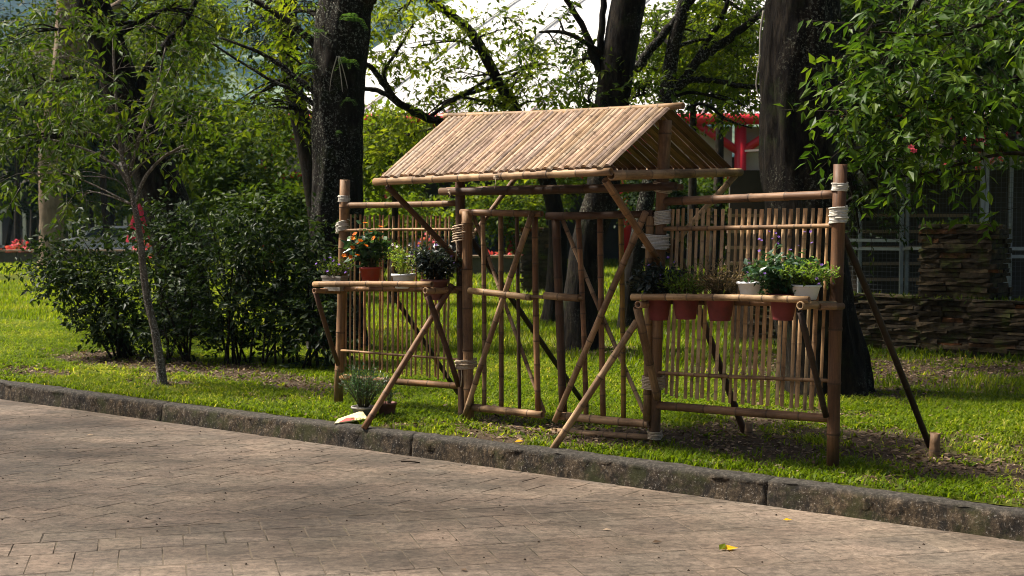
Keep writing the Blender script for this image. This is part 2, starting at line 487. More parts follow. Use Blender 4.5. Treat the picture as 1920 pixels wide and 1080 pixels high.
def kerb_mat():
    m, nt, out = new_mat('stained_concrete')
    g = N(nt, 'ShaderNodeNewGeometry')
    v = g.outputs['Position']
    f = noise(nt, v, 30.0, 8, 0.85); p = noise(nt, v, 13.0, 6, 0.8, mapping=(1, 1, 0.55)); b = noise(nt, v, 1.6, 4, 0.6)
    sp = noise(nt, v, 60.0, 4, 0.8)
    c = ramp(nt, f, [(0.30, (0.010, 0.008, 0.006)), (0.50, (0.075, 0.058, 0.040)), (0.68, (0.26, 0.21, 0.16))])
    c = mixc(nt, c, (0.010, 0.009, 0.008), ramp(nt, p, [(0.42, 0.9), (0.56, 0.0)]))
    c = mixc(nt, c, ramp(nt, b, [(0.35, (0.65, 0.65, 0.66)), (0.65, (1.35, 1.22, 1.0))]), 1.0, 'MULTIPLY')
    c = mixc(nt, c, (0.42, 0.40, 0.36), ramp(nt, sp, [(0.60, 0.0), (0.66, 0.75)]))
    mo = noise(nt, v, 4.0, 5, 0.7)
    c = mixc(nt, c, (0.045, 0.052, 0.012), ramp(nt, mo, [(0.50, 0.0), (0.64, 0.65)]))
    # the worn black film of algae sits on the flat top of the kerb
    sx = N(nt, 'ShaderNodeSeparateXYZ'); nt.links.new(v, sx.inputs[0])
    top = ramp(nt, sx.outputs['Z'], [(0.0, 0.0), (0.5, 0.0)])
    mr = N(nt, 'ShaderNodeMapRange'); mr.inputs[1].default_value = -0.035; mr.inputs[2].default_value = 0.0
    nt.links.new(sx.outputs['Z'], mr.inputs[0])
    c = mixc(nt, c, ramp(nt, f, [(0.34, (0.018, 0.016, 0.013)), (0.5, (0.060, 0.054, 0.045)), (0.66, (0.17, 0.15, 0.125))]), mr.outputs[0])
    principled(nt, out, c, 0.88, 0.25, bump(nt, f, 1.0, 0.025))
    return m
M['kerb'] = kerb_mat()

def hill_mat():
    m, nt, out = new_mat('forested_hill')
    g = N(nt, 'ShaderNodeNewGeometry'); v = g.outputs['Position']
    a = noise(nt, v, 0.022, 5, 0.65); b = noise(nt, v, 0.25, 4, 0.7)
    c = ramp(nt, a, [(0.42, (0.006, 0.022, 0.024)), (0.52, (0.014, 0.045, 0.042)), (0.60, (0.17, 0.22, 0.13))])  # blue of distance haze is put into the forest colour
    c = mixc(nt, c, ramp(nt, b, [(0.3, 0.45), (0.7, 1.3)]), 1.0, 'MULTIPLY')
    principled(nt, out, c, 0.95, 0.1)
    return m
M['hill'] = hill_mat()

# ------------------------------------------------------------------ the lawn
def kuv(u, v): return KU * u + KV * v

DIRT = [  # centre x, y, radius along the fence, radius across, strength
    (1.55, 9.85, 0.95, 0.50, 1.0), (0.55, 10.15, 0.85, 0.38, 0.95), (2.55, 9.25, 0.75, 0.6, 0.75), (-0.55, 10.55, 0.5, 0.35, 0.5),
    (3.15, 8.35, 0.8, 0.35, 0.65), (2.05, 11.0, 0.9, 0.8, 0.55), (-3.6, 13.55, 0.8, 0.35, 0.6), (-3.7, 14.9, 2.6, 0.55, 1.0),
    (-5.2, 14.3, 0.8, 0.4, 0.75), (3.9, 14.6, 1.6, 1.2, 0.85), (5.6, 14.4, 2.0, 0.8, 0.8), (1.0, 17.0, 0.7, 0.5, 0.7), (3.3, 12.9, 0.9, 0.5, 0.6),
    (-1.6, 11.0, 0.4, 0.3, 0.35), (4.2, 7.9, 1.0, 0.4, 0.5), (-2.2, 12.2, 0.5, 0.2, 0.35), (0.35, 9.3, 0.6, 0.2, 0.45), (2.9, 8.95, 0.8, 0.4, 0.8), (3.7, 8.45, 0.6, 0.35, 0.7), (2.5, 10.0, 0.9, 0.4, 0.7), (3.6, 9.6, 0.7, 0.4, 0.55), (-0.2, 9.95, 0.6, 0.3, 0.55)]
def dirt_at(x, y):
    d = np.zeros_like(np.asarray(x, float))
    for cx, cy, ra, rb, s in DIRT:
        a = (x - cx) * FD.x + (y - cy) * FD.y
        b = (x - cx) * FN.x + (y - cy) * FN.y
        d = np.maximum(d, s * np.exp(-(a / (1.25 * ra)) ** 2 - (b / (1.3 * rb)) ** 2))
    return np.clip(d + 0.85 * (fbm(x * 1.7, y * 1.7) - 0.5) + 0.55 * (fbm(x * 6.5 + 9, y * 6.5) - 0.5), 0, 1)
def ground_z(x, y):
    w = np.clip(((x * KV.x + y * KV.y) - KERB - 0.2) / 0.8, 0, 1)
    return w * (0.05 * (fbm(x * 0.5, y * 0.5) - 0.5) + 0.02 * (fbm(x * 3.0, y * 3.0) - 0.5))

def coords(lo, hi, step, far):
    c = list(np.arange(lo, hi + 1e-6, step)); s = step
    a, b = [], []
    x = hi
    while x < far: s *= 1.35; x += s; b.append(x)
    s = step; x = lo
    while x > -far: s *= 1.35; x -= s; a.append(x)
    return np.array(a[::-1] + c + b)
us = coords(-14.0, 4.0, 0.09, 640)
vs = np.array([KERB + 0.13] + [v for v in coords(KERB + 0.22, KERB + 9.5, 0.09, 640) if v > KERB + 0.2])
U, V = np.meshgrid(us, vs)
GX = U * KU.x + V * KV.x; GY = U * KU.y + V * KV.y
GZ = ground_z(GX, GY)
co = np.stack([GX, GY, GZ], -1).reshape(-1, 3)
nu, nv = len(us), len(vs)
idx = np.arange(nu * nv).reshape(nv, nu)
q = np.stack([idx[:-1, :-1], idx[:-1, 1:], idx[1:, 1:], idx[1:, :-1]], -1).reshape(-1, 4)
tr = np.concatenate([q[:, [0, 1, 2]], q[:, [0, 2, 3]]])
me = tri_mesh('lawn', co, tr, M['ground'], smooth=True)
at_d = me.attributes.new('dirt', 'FLOAT', 'POINT')
at_d.data.foreach_set('value', dirt_at(GX, GY).astype(np.float32).ravel())
lawn = tag(link('lawn', me), 'grassy lawn behind the kerb with bare leaf-strewn patches', kind='structure')

# ------------------------------------------------------------------ the road: bed and pavers
ru = coords(-14.0, 4.0, 0.12, 640)
rv = np.concatenate([np.array([-300, -100, -40, -15, -5.0]), np.arange(-3.0, KERB + 0.04, 0.12), [KERB + 0.05]])
U, V = np.meshgrid(ru, rv)
RX = U * KU.x + V * KV.x; RY = U * KU.y + V * KV.y
RZ = ROAD_Z - 0.0014 - 0.006 * np.clip((fbm(RX * 2.1, RY * 2.1) - 0.52) * 4.0, 0, 1)
co = np.stack([RX, RY, RZ], -1).reshape(-1, 3)
nu, nv = len(ru), len(rv)
idx = np.arange(nu * nv).reshape(nv, nu)
q = np.stack([idx[:-1, :-1], idx[:-1, 1:], idx[1:, 1:], idx[1:, :-1]], -1).reshape(-1, 4)
tr = np.concatenate([q[:, [0, 1, 2]], q[:, [0, 2, 3]]])
road = tag(link('road', tri_mesh('road', co, tr, M['joint'], smooth=True)), 'brown paved road in front of the kerb', kind='structure')

def clip_poly(poly, nrm, d):           # keep nrm.p <= d
    o = []
    for i in range(len(poly)):
        a, b = poly[i], poly[(i + 1) % len(poly)]
        da, db = nrm[0] * a[0] + nrm[1] * a[1] - d, nrm[0] * b[0] + nrm[1] * b[1] - d
        if da <= 0: o.append(a)
        if (da < 0 < db) or (db < 0 < da):
            t = da / (da - db); o.append((a[0] + (b[0] - a[0]) * t, a[1] + (b[1] - a[1]) * t))
    return o
def area(p): return 0.5 * abs(sum(p[i][0] * p[(i + 1) % len(p)][1] - p[(i + 1) % len(p)][0] * p[i][1] for i in range(len(p))))

band_a, band_d = R(15), None
bn = (-math.sin(band_a), math.cos(band_a))
bd = bn[0] * -2.85 + bn[1] * 7.40                      # border line between the two ways of laying
ck0, ck1 = gnd(0, 845, ROAD_Z), gnd(520, 832, ROAD_Z)
ca = math.atan2(ck1.y - ck0.y, ck1.x - ck0.x)
cn = (-math.sin(ca), math.cos(ca)); cd = cn[0] * ck0.x + cn[1] * ck0.y
G2 = 0.0035
def lay(ang, w, l, o, clips, out):
    e1 = (math.cos(ang), math.sin(ang)); e2 = (-e1[1], e1[0])
    for j in range(-60, 60):
        for i in range(-70, 70):
            ox = (i + 0.5 * (j % 2)) * w; oy = j * l
            cx, cy = o[0] + e1[0] * ox + e2[0] * oy, o[1] + e1[1] * ox + e2[1] * oy
            if cy < 5.6 or cy > 15.5 or abs(cx) > 0.42 * cy + 0.9: continue
            g = G2 * rnd.uniform(0.6, 1.3); tw = rnd.uniform(-0.004, 0.004)
            pl = []
            for sx, sy in ((-1, -1), (1, -1), (1, 1), (-1, 1)):
                a, b = sx * (w / 2 - g), sy * (l / 2 - g)
                a, b = a - tw * b, b + tw * a
                pl.append((cx + e1[0] * a + e2[0] * b, cy + e1[1] * a + e2[1] * b))
            full = True
            for nn, d in clips + [((KV.x, KV.y), KERB - 0.012)]:
                p2 = clip_poly(pl, nn, d)
                if len(p2) < 3: pl = []; break
                pl = p2
            if len(pl) >= 3 and area(pl) > 0.004: out.append((cx, cy, pl))
pav = []
neg = lambda n: (-n[0], -n[1])
lay(band_a, 0.228, 0.405, (-2.85, 7.2), [(bn, bd - 0.115)], pav)                                   # near part
lay(band_a, 0.405, 0.225, (-2.85 - bn[0] * 0, 7.40), [(bn, bd + 0.109), (neg(bn), -(bd - 0.109))], pav)  # border course
kang = math.atan2(KU.y, KU.x)
lay(kang, 0.405, 0.228, (0, 9), [(neg(bn), -(bd + 0.115)), (cn, cd - 0.006)], pav)
lay(kang, 0.405, 0.228, (0.1, 9.1), [(neg(bn), -(bd + 0.115)), (neg(cn), -(cd + 0.006))], pav)
def paver_geo(mb, pl, cx, cy):
    dz = rnd.uniform(-0.0008, 0.0012); tx, ty = rnd.uniform(-0.004, 0.004), rnd.uniform(-0.004, 0.004)
    k = len(pl); vs_ = []
    for inset, z in ((0.0, -0.03), (0.0, -0.003), (0.004, 0.0)):
        for x, y in pl:
            dx, dy = x - cx, y - cy
            L = math.hypot(dx, dy) or 1
            x2, y2 = dx * (1 - inset / L), dy * (1 - inset / L)
            vs_.append((x2, y2, z + dz + tx * x2 * 0.4 + ty * y2 * 0.4))
    fs_ = [(r * k + i, r * k + (i + 1) % k, (r + 1) * k + (i + 1) % k, (r + 1) * k + i) for r in (0, 1) for i in range(k)]
    fs_.append(tuple(2 * k + i for i in range(k)))
    mb.add([(a + cx, b + cy, c + ROAD_Z) for a, b, c in vs_] if mb.world else vs_, fs_)
def in_view(cx, cy): return abs(cx) < 0.40 * cy and cy > 6.5
pav.sort(key=lambda t: (not in_view(t[0], t[1]), t[0] ** 2 + t[1] ** 2))
rest = MB(); rest.world = True
for i, (cx, cy, pl) in enumerate(pav):
    if i < 300:
        mb = MB(); mb.world = False
        paver_geo(mb, pl, cx, cy)
        o = mb.build('paver', M['paver'], road)
        o.location = (cx, cy, ROAD_Z)
    else: paver_geo(rest, pl, cx, cy)
if rest.v: tag(rest.build('paving', M['paver'], road), kind='stuff')
# the unpaved-looking remainder of the road out of view, same worn surface
for nm, u0, u1, v0, v1 in (('road_surface', -600, 600, -60, -1.0),):
    mb = MB()
    mb.add([kuv(u0, v0) + Vector((0, 0, ROAD_Z - 0.001)), kuv(u1, v0) + Vector((0, 0, ROAD_Z - 0.001)), kuv(u1, v1) + Vector((0, 0, ROAD_Z - 0.001)), kuv(u0, v1) + Vector((0, 0, ROAD_Z - 0.001))], [(0, 1, 2, 3)])
    mb.build(nm, M['paver'], road)

# ------------------------------------------------------------------ the kerb
kerb = tag(empty('kerb', kuv(0, KERB)), 'dark weathered concrete kerb along the lawn', kind='structure')
ju = KU.dot(gnd(752, 820))
def kerb_block(u0, u1):
    prof = [(-0.012, -0.24), (-0.010, -0.155), (-0.004, -0.10), (0.0, -0.04), (0.006, -0.014), (0.018, -0.002), (0.045, 0.004), (0.10, 0.006), (0.135, 0.003), (0.150, -0.008), (0.152, -0.12)]
    n = max(6, int((u1 - u0) / 0.05)); mb = MB(); k = len(prof); vs_ = []
    for i in range(n + 1):
        u = u0 + (u1 - u0) * i / n
        for j, (dv, z) in enumerate(prof):
            e = 1.0 if 0 < i < n else 0.5
            nz = float(fbm(np.array(u * 6.0 + 31), np.array(j * 1.3 + u))) - 0.5
            n2 = float(vnoise(np.array(u * 22.0), np.array(j * 3.7))) - 0.5
            sh = 0.0012 if i in (0, n) else 0.0
            a = 0.030 * nz + 0.022 * n2
            vs_.append(kuv(u, KERB + dv + (sh if j < 6 else 0) + (a if 0 < j < 7 else 0)) + Vector((0, 0, z + (0.022 * nz + 0.010 * n2 - sh * 0.6 if 3 <= j <= 8 else 0) + 0.006 * math.sin(u * 0.9))))
    fs_ = [(i * k + j, (i + 1) * k + j, (i + 1) * k + j + 1, i * k + j + 1) for i in range(n) for j in range(k - 1)]
    fs_ += [tuple(range(k)), tuple(reversed(range(n * k, n * k + k)))]
    mb.add(vs_, fs_, smooth=True)
    return mb
for i in range(-9, 6):
    u0 = ju + i * 2.96
    if u0 < -26: continue
    kerb_block(u0 + 0.0005, u0 + 2.9595).build('kerb_block', M['kerb'], kerb)

# ------------------------------------------------------------------ far setting: hills, road and bank behind the lawn
hx = np.linspace(-700, 800, 200); hy = np.linspace(0, 1, 46)
A, B = np.meshgrid(hx, hy)
hz_ = B ** 0.8 * (165 + 50 * fbm(A * 0.004 + 3, B * 2.0)) - 0.5
bumps = fbm(A * 0.045, B * 22.0) * 17 * np.minimum(1, B * 8)
co = np.stack([A, 640 + B * 420 + 50 * fbm(A * 0.02, B * 4 + 9), hz_ + bumps * (B > 0.0)], -1).reshape(-1, 3)
idx = np.arange(co.shape[0]).reshape(A.shape)
q = np.stack([idx[:-1, :-1], idx[:-1, 1:], idx[1:, 1:], idx[1:, :-1]], -1).reshape(-1, 4)
tr = np.concatenate([q[:, [0, 1, 2]], q[:, [0, 2, 3]]])
tag(link('hills', tri_mesh('hills', co, tr, M['hill'], smooth=True)), 'blue forested hillside far behind the trees', kind='structure')

# ------------------------------------------------------------------ foliage machinery
def unit(a): return a / np.maximum(np.linalg.norm(a, axis=-1, keepdims=True), 1e-9)
class Leaves:
    def __init__(s): s.co = []; s.tr = []; s.ti = []; s.n = 0
    def put(s, base, d, nrm, L, W, tint, fine=True):
        """leaves: base point, direction, normal, length, width"""
        d = unit(d); side = unit(np.cross(d, nrm)); nn = np.cross(side, d)
        k = len(base); L = np.broadcast_to(L, (k,))[:, None]; W = np.broadcast_to(W, (k,))[:, None]
        if fine:
            P = [base, base + d * L * 0.42 + side * W * 0.5 + nn * L * 0.06, base + d * L * 0.45 - nn * L * 0.02, base + d * L * 0.42 - side * W * 0.5 + nn * L * 0.06, base + d * L - nn * L * 0.10]
            T = [(0, 2, 1), (0, 3, 2), (1, 2, 4), (2, 3, 4)]
        else:
            P = [base, base + d * L * 0.45 + side * W * 0.5 + nn * L * 0.05, base + d * L, base + d * L * 0.45 - side * W * 0.5 + nn * L * 0.05]
            T = [(0, 2, 1), (0, 3, 2)]
        m = len(P)
        c = np.stack(P, 1).reshape(-1, 3)
        b = (np.arange(k) * m)[:, None, None] + np.array(T)[None] + s.n
        s.co.append(c); s.tr.append(b.reshape(-1, 3)); s.ti.append(np.repeat(np.broadcast_to(tint, (k,)), m)); s.n += len(c)
    def mesh(s, name, mat):
        return tri_mesh(name, np.concatenate(s.co), np.concatenate(s.tr), mat, np.concatenate(s.ti))
    def build(s, name, mat, parent=None):
        return link(name, s.mesh(name, mat), parent) if s.n else None

class Twigs:
    def __init__(s): s.co = []; s.tr = []; s.n = 0
    def put(s, a, b, r):
        d = unit(b - a); x = unit(np.cross(d, np.array([0.31, 0.2, 0.93]))); y = np.cross(d, x)
        k = len(a); P = []
        for p, rr in ((a, r), (b, r * 0.45)):
            for t in (0, 2.094, 4.189): P.append(p + (x * math.cos(t) + y * math.sin(t)) * rr)
        c = np.stack(P, 1).reshape(-1, 3)
        T = []
        for j in range(3):
            j2 = (j + 1) % 3
            T += [(j, j2, 3 + j2), (j, 3 + j2, 3 + j)]
        s.tr.append(((np.arange(k) * 6)[:, None, None] + np.array(T)[None] + s.n).reshape(-1, 3)); s.co.append(c); s.n += len(c)
    def build(s, name, mat, parent=None):
        if not s.n: return None
        co_ = np.concatenate(s.co)
        return link(name, tri_mesh(name, co_, np.concatenate(s.tr), mat, np.zeros(len(co_)), True), parent)

def sprays(lv, tw, c, rad, n, L=0.45, per=9, leaf=0.09, wid=0.42, droop=0.25, shell=0.55, fine=True, flat=0.5, tint=(0.0, 1.0), tr=0.004):
    """n leafy twigs spread through an ellipsoid"""
    c = np.array(c, float); rad = np.array(rad, float)
    u = unit(rng.normal(size=(n, 3)))
    rr = shell + (1 - shell) * rng.random((n, 1)) ** 0.6
    rr = np.where(rng.random((n, 1)) < 0.3, rng.random((n, 1)) ** 0.5, rr)
    o = c + u * rad * rr
    d = unit(u * np.array([1, 1, 0.35]) + rng.normal(size=(n, 3)) * 0.55 + np.array([0, 0, -droop]))
    ln = L * rng.uniform(0.6, 1.3, (n, 1))
    if tw is not None: tw.put(o - d * ln * 0.25, o + d * ln, tr)
    t = (np.arange(per) + 0.6) / per
    base = (o[:, None] + d[:, None] * ln[:, None] * t[None, :, None])
    up = unit(np.array([0, 0, 1.0]) + rng.normal(size=(n, 3)) * flat)
    sd = unit(np.cross(d, up))
    sg = np.where(np.arange(per) % 2 == 0, 1.0, -1.0)[None, :, None]
    ld = d[:, None] * 0.55 + sd[:, None] * sg * 0.8 + rng.normal(size=(n, per, 3)) * 0.28 + np.array([0, 0, -droop])
    nn = up[:, None] + rng.normal(size=(n, per, 3)) * 0.35
    k = n * per
    sz = leaf * rng.uniform(0.6, 1.25, k)
    tn = np.clip((tint[0] + (tint[1] - tint[0]) * (0.55 * rng.random((n, 1)) + 0.45 * rng.random((n, per)))), 0, 1).reshape(-1)
    base = base + rng.normal(size=(n, per, 3)) * 0.012
    lv.put(base.reshape(-1, 3), ld.reshape(-1, 3), nn.reshape(-1, 3), sz, sz * wid, tn, fine)

def curve(pts, n=6):
    """Catmull-Rom through (point, radius) pairs"""
    P = [Vector(p) for p, r in pts]; Rr = [r for p, r in pts]; o = []; ro = []
    for i in range(len(P) - 1):
        p0, p1, p2, p3 = P[max(i - 1, 0)], P[i], P[i + 1], P[min(i + 2, len(P) - 1)]
        for j in range(n):
            t = j / n
            o.append(0.5 * ((2 * p1) + (p2 - p0) * t + (2 * p0 - 5 * p1 + 4 * p2 - p3) * t * t + (3 * p1 - p0 - 3 * p2 + p3) * t ** 3))
            ro.append(Rr[i] + (Rr[i + 1] - Rr[i]) * t)
    o.append(P[-1]); ro.append(Rr[-1])
    return o, ro

def trunk_mesh(pts, sides=22, sub=10, rough=0.07, flare=True):
    P, Rr = curve(pts, sub if sides <= 40 else 18)
    mb = MB(); x = Vector((1, 0, 0)); vs_ = []; k = len(P); ph = rnd.uniform(0, 50)
    z0 = P[0].z
    for i, p in enumerate(P):
        t = (P[min(i + 1, k - 1)] - P[max(i - 1, 0)]).normalized()
        x = (x - t * x.dot(t)).normalized(); y = t.cross(x)
        h = p.z - z0
        for j in range(sides):
            a = 2 * math.pi * j / sides
            lob = 1 + (0.34 * math.exp(-h / 0.28) * (0.55 + 0.45 * math.sin(a * 5 + ph)) if flare else 0)
            nz = float(fbm(np.array(math.cos(a) * 2.2 + ph), np.array(math.sin(a) * 2.2 + h * 0.9))) - 0.5
            n2 = float(vnoise(np.array(j * 1.9 + ph), np.array(h * 7.0))) - 0.5
            n3 = (float(vnoise(np.array(a * sides / 15.0 + ph * 3), np.array(h * 3.5 + 3 * nz))) - 0.5) if sides > 40 else 0.0
            vs_.append(p + (x * math.cos(a) + y * math.sin(a)) * Rr[i] * lob * (1 + rough * 3 * nz + rough * n2 * (0.6 if sides > 40 else 1) + 0.13 * n3))
    fs_ = [(i * sides + j, i * sides + (j + 1) % sides, (i + 1) * sides + (j + 1) % sides, (i + 1) * sides + j) for i in range(k - 1) for j in range(sides)]
    fs_.append(tuple((k - 1) * sides + j for j in range(sides)))
    mb.add(vs_, fs_, smooth=True)
    return mb

def trunk_px(path, Y):
    """(px, py, radius in px[, depth]) along a trunk"""
    o = []
    for e in path:
        y = e[3] if len(e) > 3 else Y
        o.append((at(e[0], e[1], y), e[2] * y / F))
    return o

def tree(name, label, cat, path, Y, bark, leaf, clusters=(), limbs=(), sides=22, group=None, leafkw=None, auto_limb=True, root=True, twigs=True):
    tp = trunk_px(path, Y) if Y else path
    base = tp[0][0].copy(); base.z = 0.0
    if root: tp[0] = (Vector((tp[0][0].x, tp[0][0].y, -0.08)), tp[0][1])
    t = empty(name, base, label, cat, group)
    trunk_mesh(tp, sides).build('trunk', bark, t)
    for lp in limbs:
        P, Rr = curve(trunk_px(lp, Y) if not isinstance(lp[0][0], Vector) else lp, 7)
        P = [p + Vector((rnd.uniform(-1, 1), rnd.uniform(-1, 1), rnd.uniform(-1, 1))) * Rr[i] * 0.25 for i, p in enumerate(P)]
        mb = MB(); mb.tube(P, Rr, 9, wob=0.08); mb.build('limb', bark, t)
    lv = Leaves(); tw = Twigs() if twigs else None
    for cl in clusters:
        lb = MB()
        c, rad, n = Vector(cl[0]), cl[1], cl[2]
        kw = dict(leafkw or {}); 
        if len(cl) > 3: kw.update(cl[3])
        sprays(lv, tw, c, rad, n, **kw)
        if auto_limb:
            cand = [(p, r) for p, r in tp if p.z > 1.6] or tp[-1:]
            s, r = min(cand, key=lambda q: (q[0] - c).length + 0.6 * max(0, q[0].z - c.z + 0.3))
            m1 = s.lerp(c, 0.5) + Vector((rnd.uniform(-.2, .2), rnd.uniform(-.2, .2), 0.15 * (c - s).length))
            rr = min(r * 0.35, 0.02 + 0.022 * (c - s).length)
            P, Rr = curve([(s, rr), (m1, rr * 0.65), (c, rr * 0.3)], 6)
            lb.tube(P, Rr, 7, wob=0.06)
            for _ in range(4):
                e = c + Vector([rnd.uniform(-0.85, 0.85) * q for q in rad])
                q = P[rnd.randint(6, 11)]
                P2, R2 = curve([(q, rr * 0.4), (q.lerp(e, 0.5) + Vector((0, 0, 0.08)), rr * 0.25), (e, rr * 0.1)], 4)
                lb.tube(P2, R2, 5)
            lb.build('branch', bark, t)
    if tw and tw.n: tag(tw.build('twigs', bark, t), kind='stuff')
    if lv.n: lv.build('crown', leaf, t)
    return t

# ------------------------------------------------------------------ the bamboo gate
TAN, BUFF, BROWN, RED_, DARK, BLACK, YEL, PALE = (0.40, 0.265, 0.150), (0.34, 0.215, 0.115), (0.27, 0.160, 0.085), (0.30, 0.165, 0.078), (0.10, 0.055, 0.032), (0.035, 0.022, 0.014), (0.34, 0.20, 0.05), (0.46, 0.32, 0.20)

def axes(p0, p1, yhint=Vector((0, -1, 0.2))):
    z = (p1 - p0).normalized()
    y = yhint - z * yhint.dot(z)
    if y.length < 1e-4: y = z.orthogonal()
    y.normalize(); x = y.cross(z)
    m = Matrix((x, y, z)).transposed().to_4x4()
    m.translation = p0
    return m

def culm(L, r, taper=0.92, inter=None, sides=12, hollow=True, bend=0.006):
    """one bamboo culm along z: nodes with a raised ring, hollow ends"""
    mb = MB(); inter = inter or max(0.14, r * 8)
    zs = [(0.0, 1.0, 0.0)]
    z = rnd.uniform(0.05, inter * 0.9)
    while z < L - 0.03:
        zs += [(z - 0.018, 1.0, 0.0), (z - 0.008, 1.06, 0.5), (z, 1.09, 0.95), (z + 0.005, 1.01, 1.0), (z + 0.010, 1.055, 0.4), (z + 0.020, 0.995, 0.0)]
        if z + inter < L: zs.append((z + inter * 0.5, 0.985, 0.0))
        z += inter * rnd.uniform(0.85, 1.15)
    zs.append((L, 1.0, 0.0))
    zs = sorted([q for q in zs if 0 <= q[0] <= L]); zs = [q for i, q in enumerate(zs) if i == 0 or q[0] - zs[i - 1][0] > 1e-4]
    ba, bp = bend * L * rnd.uniform(0.2, 1), rnd.uniform(0, 6.28)
    vs_ = []; at_ = []
    def ring(z, rr, a_):
        t = z / L
        ox, oy = math.cos(bp) * ba * math.sin(math.pi * t), math.sin(bp) * ba * math.sin(math.pi * t)
        for j in range(sides):
            a = 2 * math.pi * j / sides
            vs_.append((ox + rr * math.cos(a), oy + rr * math.sin(a), z)); at_.append(a_)
    rows = 0
    if hollow:
        ring(0.05, r * 0.68, 1.0); ring(0.0, r * 0.72, 0.0); rows += 2  # bore of the open end coloured dark inwards, standing in for shade
    for z, k, a_ in zs:
        ring(z, r * k * (1 - (1 - taper) * z / L), a_); rows += 1
    if hollow:
        ring(L, r * taper * 0.72, 0.0); ring(L - 0.05, r * taper * 0.68, 1.0); rows += 2
    fs_ = [(i * sides + j, i * sides + (j + 1) % sides, (i + 1) * sides + (j + 1) % sides, (i + 1) * sides + j) for i in range(rows - 1) for j in range(sides)]
    fs_ += [tuple(reversed(range(sides))), tuple((rows - 1) * sides + j for j in range(sides))]
    mb.add(vs_, fs_, at_, True)
    me = mb.mesh('culm', M['bamboo'], 'ring')
    nodes = sorted(q[0] for q in zs if q[2] == 1.0); tone = [rnd.random() for _ in range(len(nodes) + 2)]
    sg = me.attributes.new('seg', 'FLOAT', 'POINT')
    sg.data.foreach_set('value', np.array([tone[sum(1 for q in nodes if q < v[2] - 0.001)] for v in vs_], dtype=np.float32))
    return me

def jit(c, k=0.12):
    f = 1 + rnd.uniform(-k, k)
    return (c[0] * f * (1 + rnd.uniform(-.04, .04)), c[1] * f, c[2] * f * (1 + rnd.uniform(-.08, .08)), 1)

def pole(name, p0, p1, r, col, parent, **kw):
    p0, p1 = Vector(p0), Vector(p1)
    o = link(name, culm((p1 - p0).length, r, **kw), parent, None, axes(p0, p1))
    o.color = jit(col)
    return o

gate = empty('bamboo_gate', (FL_ + FR_) / 2, 'bamboo garden gate with small pitched roof, slatted side panels and plant shelves', 'gate')

# posts
pole('post', fen(647, 337), fen(634, 766), 0.046, BROWN, gate)
pole('post', fen(862, 300, -0.01), fen(868, 812, 0.0), 0.042, DARK, gate)
pole('post', fen(1248, 226), fen(1227, 836), 0.045, BROWN, gate)
pole('post', fen(1576, 308), fen(1561, 892), 0.046, (0.17, 0.085, 0.042), gate)
# rails of the two side panels
for a, b, off, r, c in (((646, 385), (856, 381), 0.0, 0.027, BROWN), ((640, 707), (866, 724), 0.0, 0.029, RED_),
                        ((1244, 378), (1572, 364), 0.0, 0.031, BROWN), ((1232, 760), (1560, 785), 0.0, 0.031, BROWN)):
    pole('rail', fen(*a, off), fen(*b, off), r, c, gate)
# slatted infill
def slat_mesh(L, w, depth=0.008):
    """split bamboo strip with its own nodes"""
    mb = MB(); n = 5; vs_ = []; at_ = []; bow = rnd.uniform(-0.004, 0.004)
    inter = rnd.uniform(0.20, 0.32); z = rnd.uniform(0.03, inter); zs = [(0.0, 0.0), (L, 0.0)]
    while z < L - 0.02:
        zs += [(z - 0.016, 0.0), (z - 0.006, 0.72), (z + 0.003, 0.8), (z + 0.008, 0.25), (z + 0.018, 0.0)]
        z += inter * rnd.uniform(0.85, 1.15)
    zs = sorted(q for q in zs if 0 <= q[0] <= L); k = len(zs) - 1
    for z, rg in zs:
        for j in range(n):
            x = (j / (n - 1) - 0.5) * w * (1 + 0.08 * rg)
            y = depth * (1 - (2 * j / (n - 1) - 1) ** 2) * (1 + 0.22 * rg) + bow * math.sin(math.pi * z / L)
            vs_.append((x, y, z)); at_.append(rg)
        vs_ += [(w * 0.42, -0.002, z), (-w * 0.42, -0.002, z)]; at_ += [0, 0]
    m = n + 2
    fs_ = [(i * m + j, (i + 1) * m + j, (i + 1) * m + (j + 1) % m, i * m + (j + 1) % m) for i in range(k) for j in range(m)]
    fs_ += [tuple(range(m)), tuple(reversed(range(k * m, k * m + m)))]
    mb.add(vs_, fs_, at_, False)
    me = mb.mesh('slat', M['bamboo'], 'ring')
    sg = me.attributes.new('seg', 'FLOAT', 'POINT')
    t0 = rnd.uniform(0.35, 0.95)
    sg.data.foreach_set('value', np.full(len(vs_), t0, dtype=np.float32))
    return me

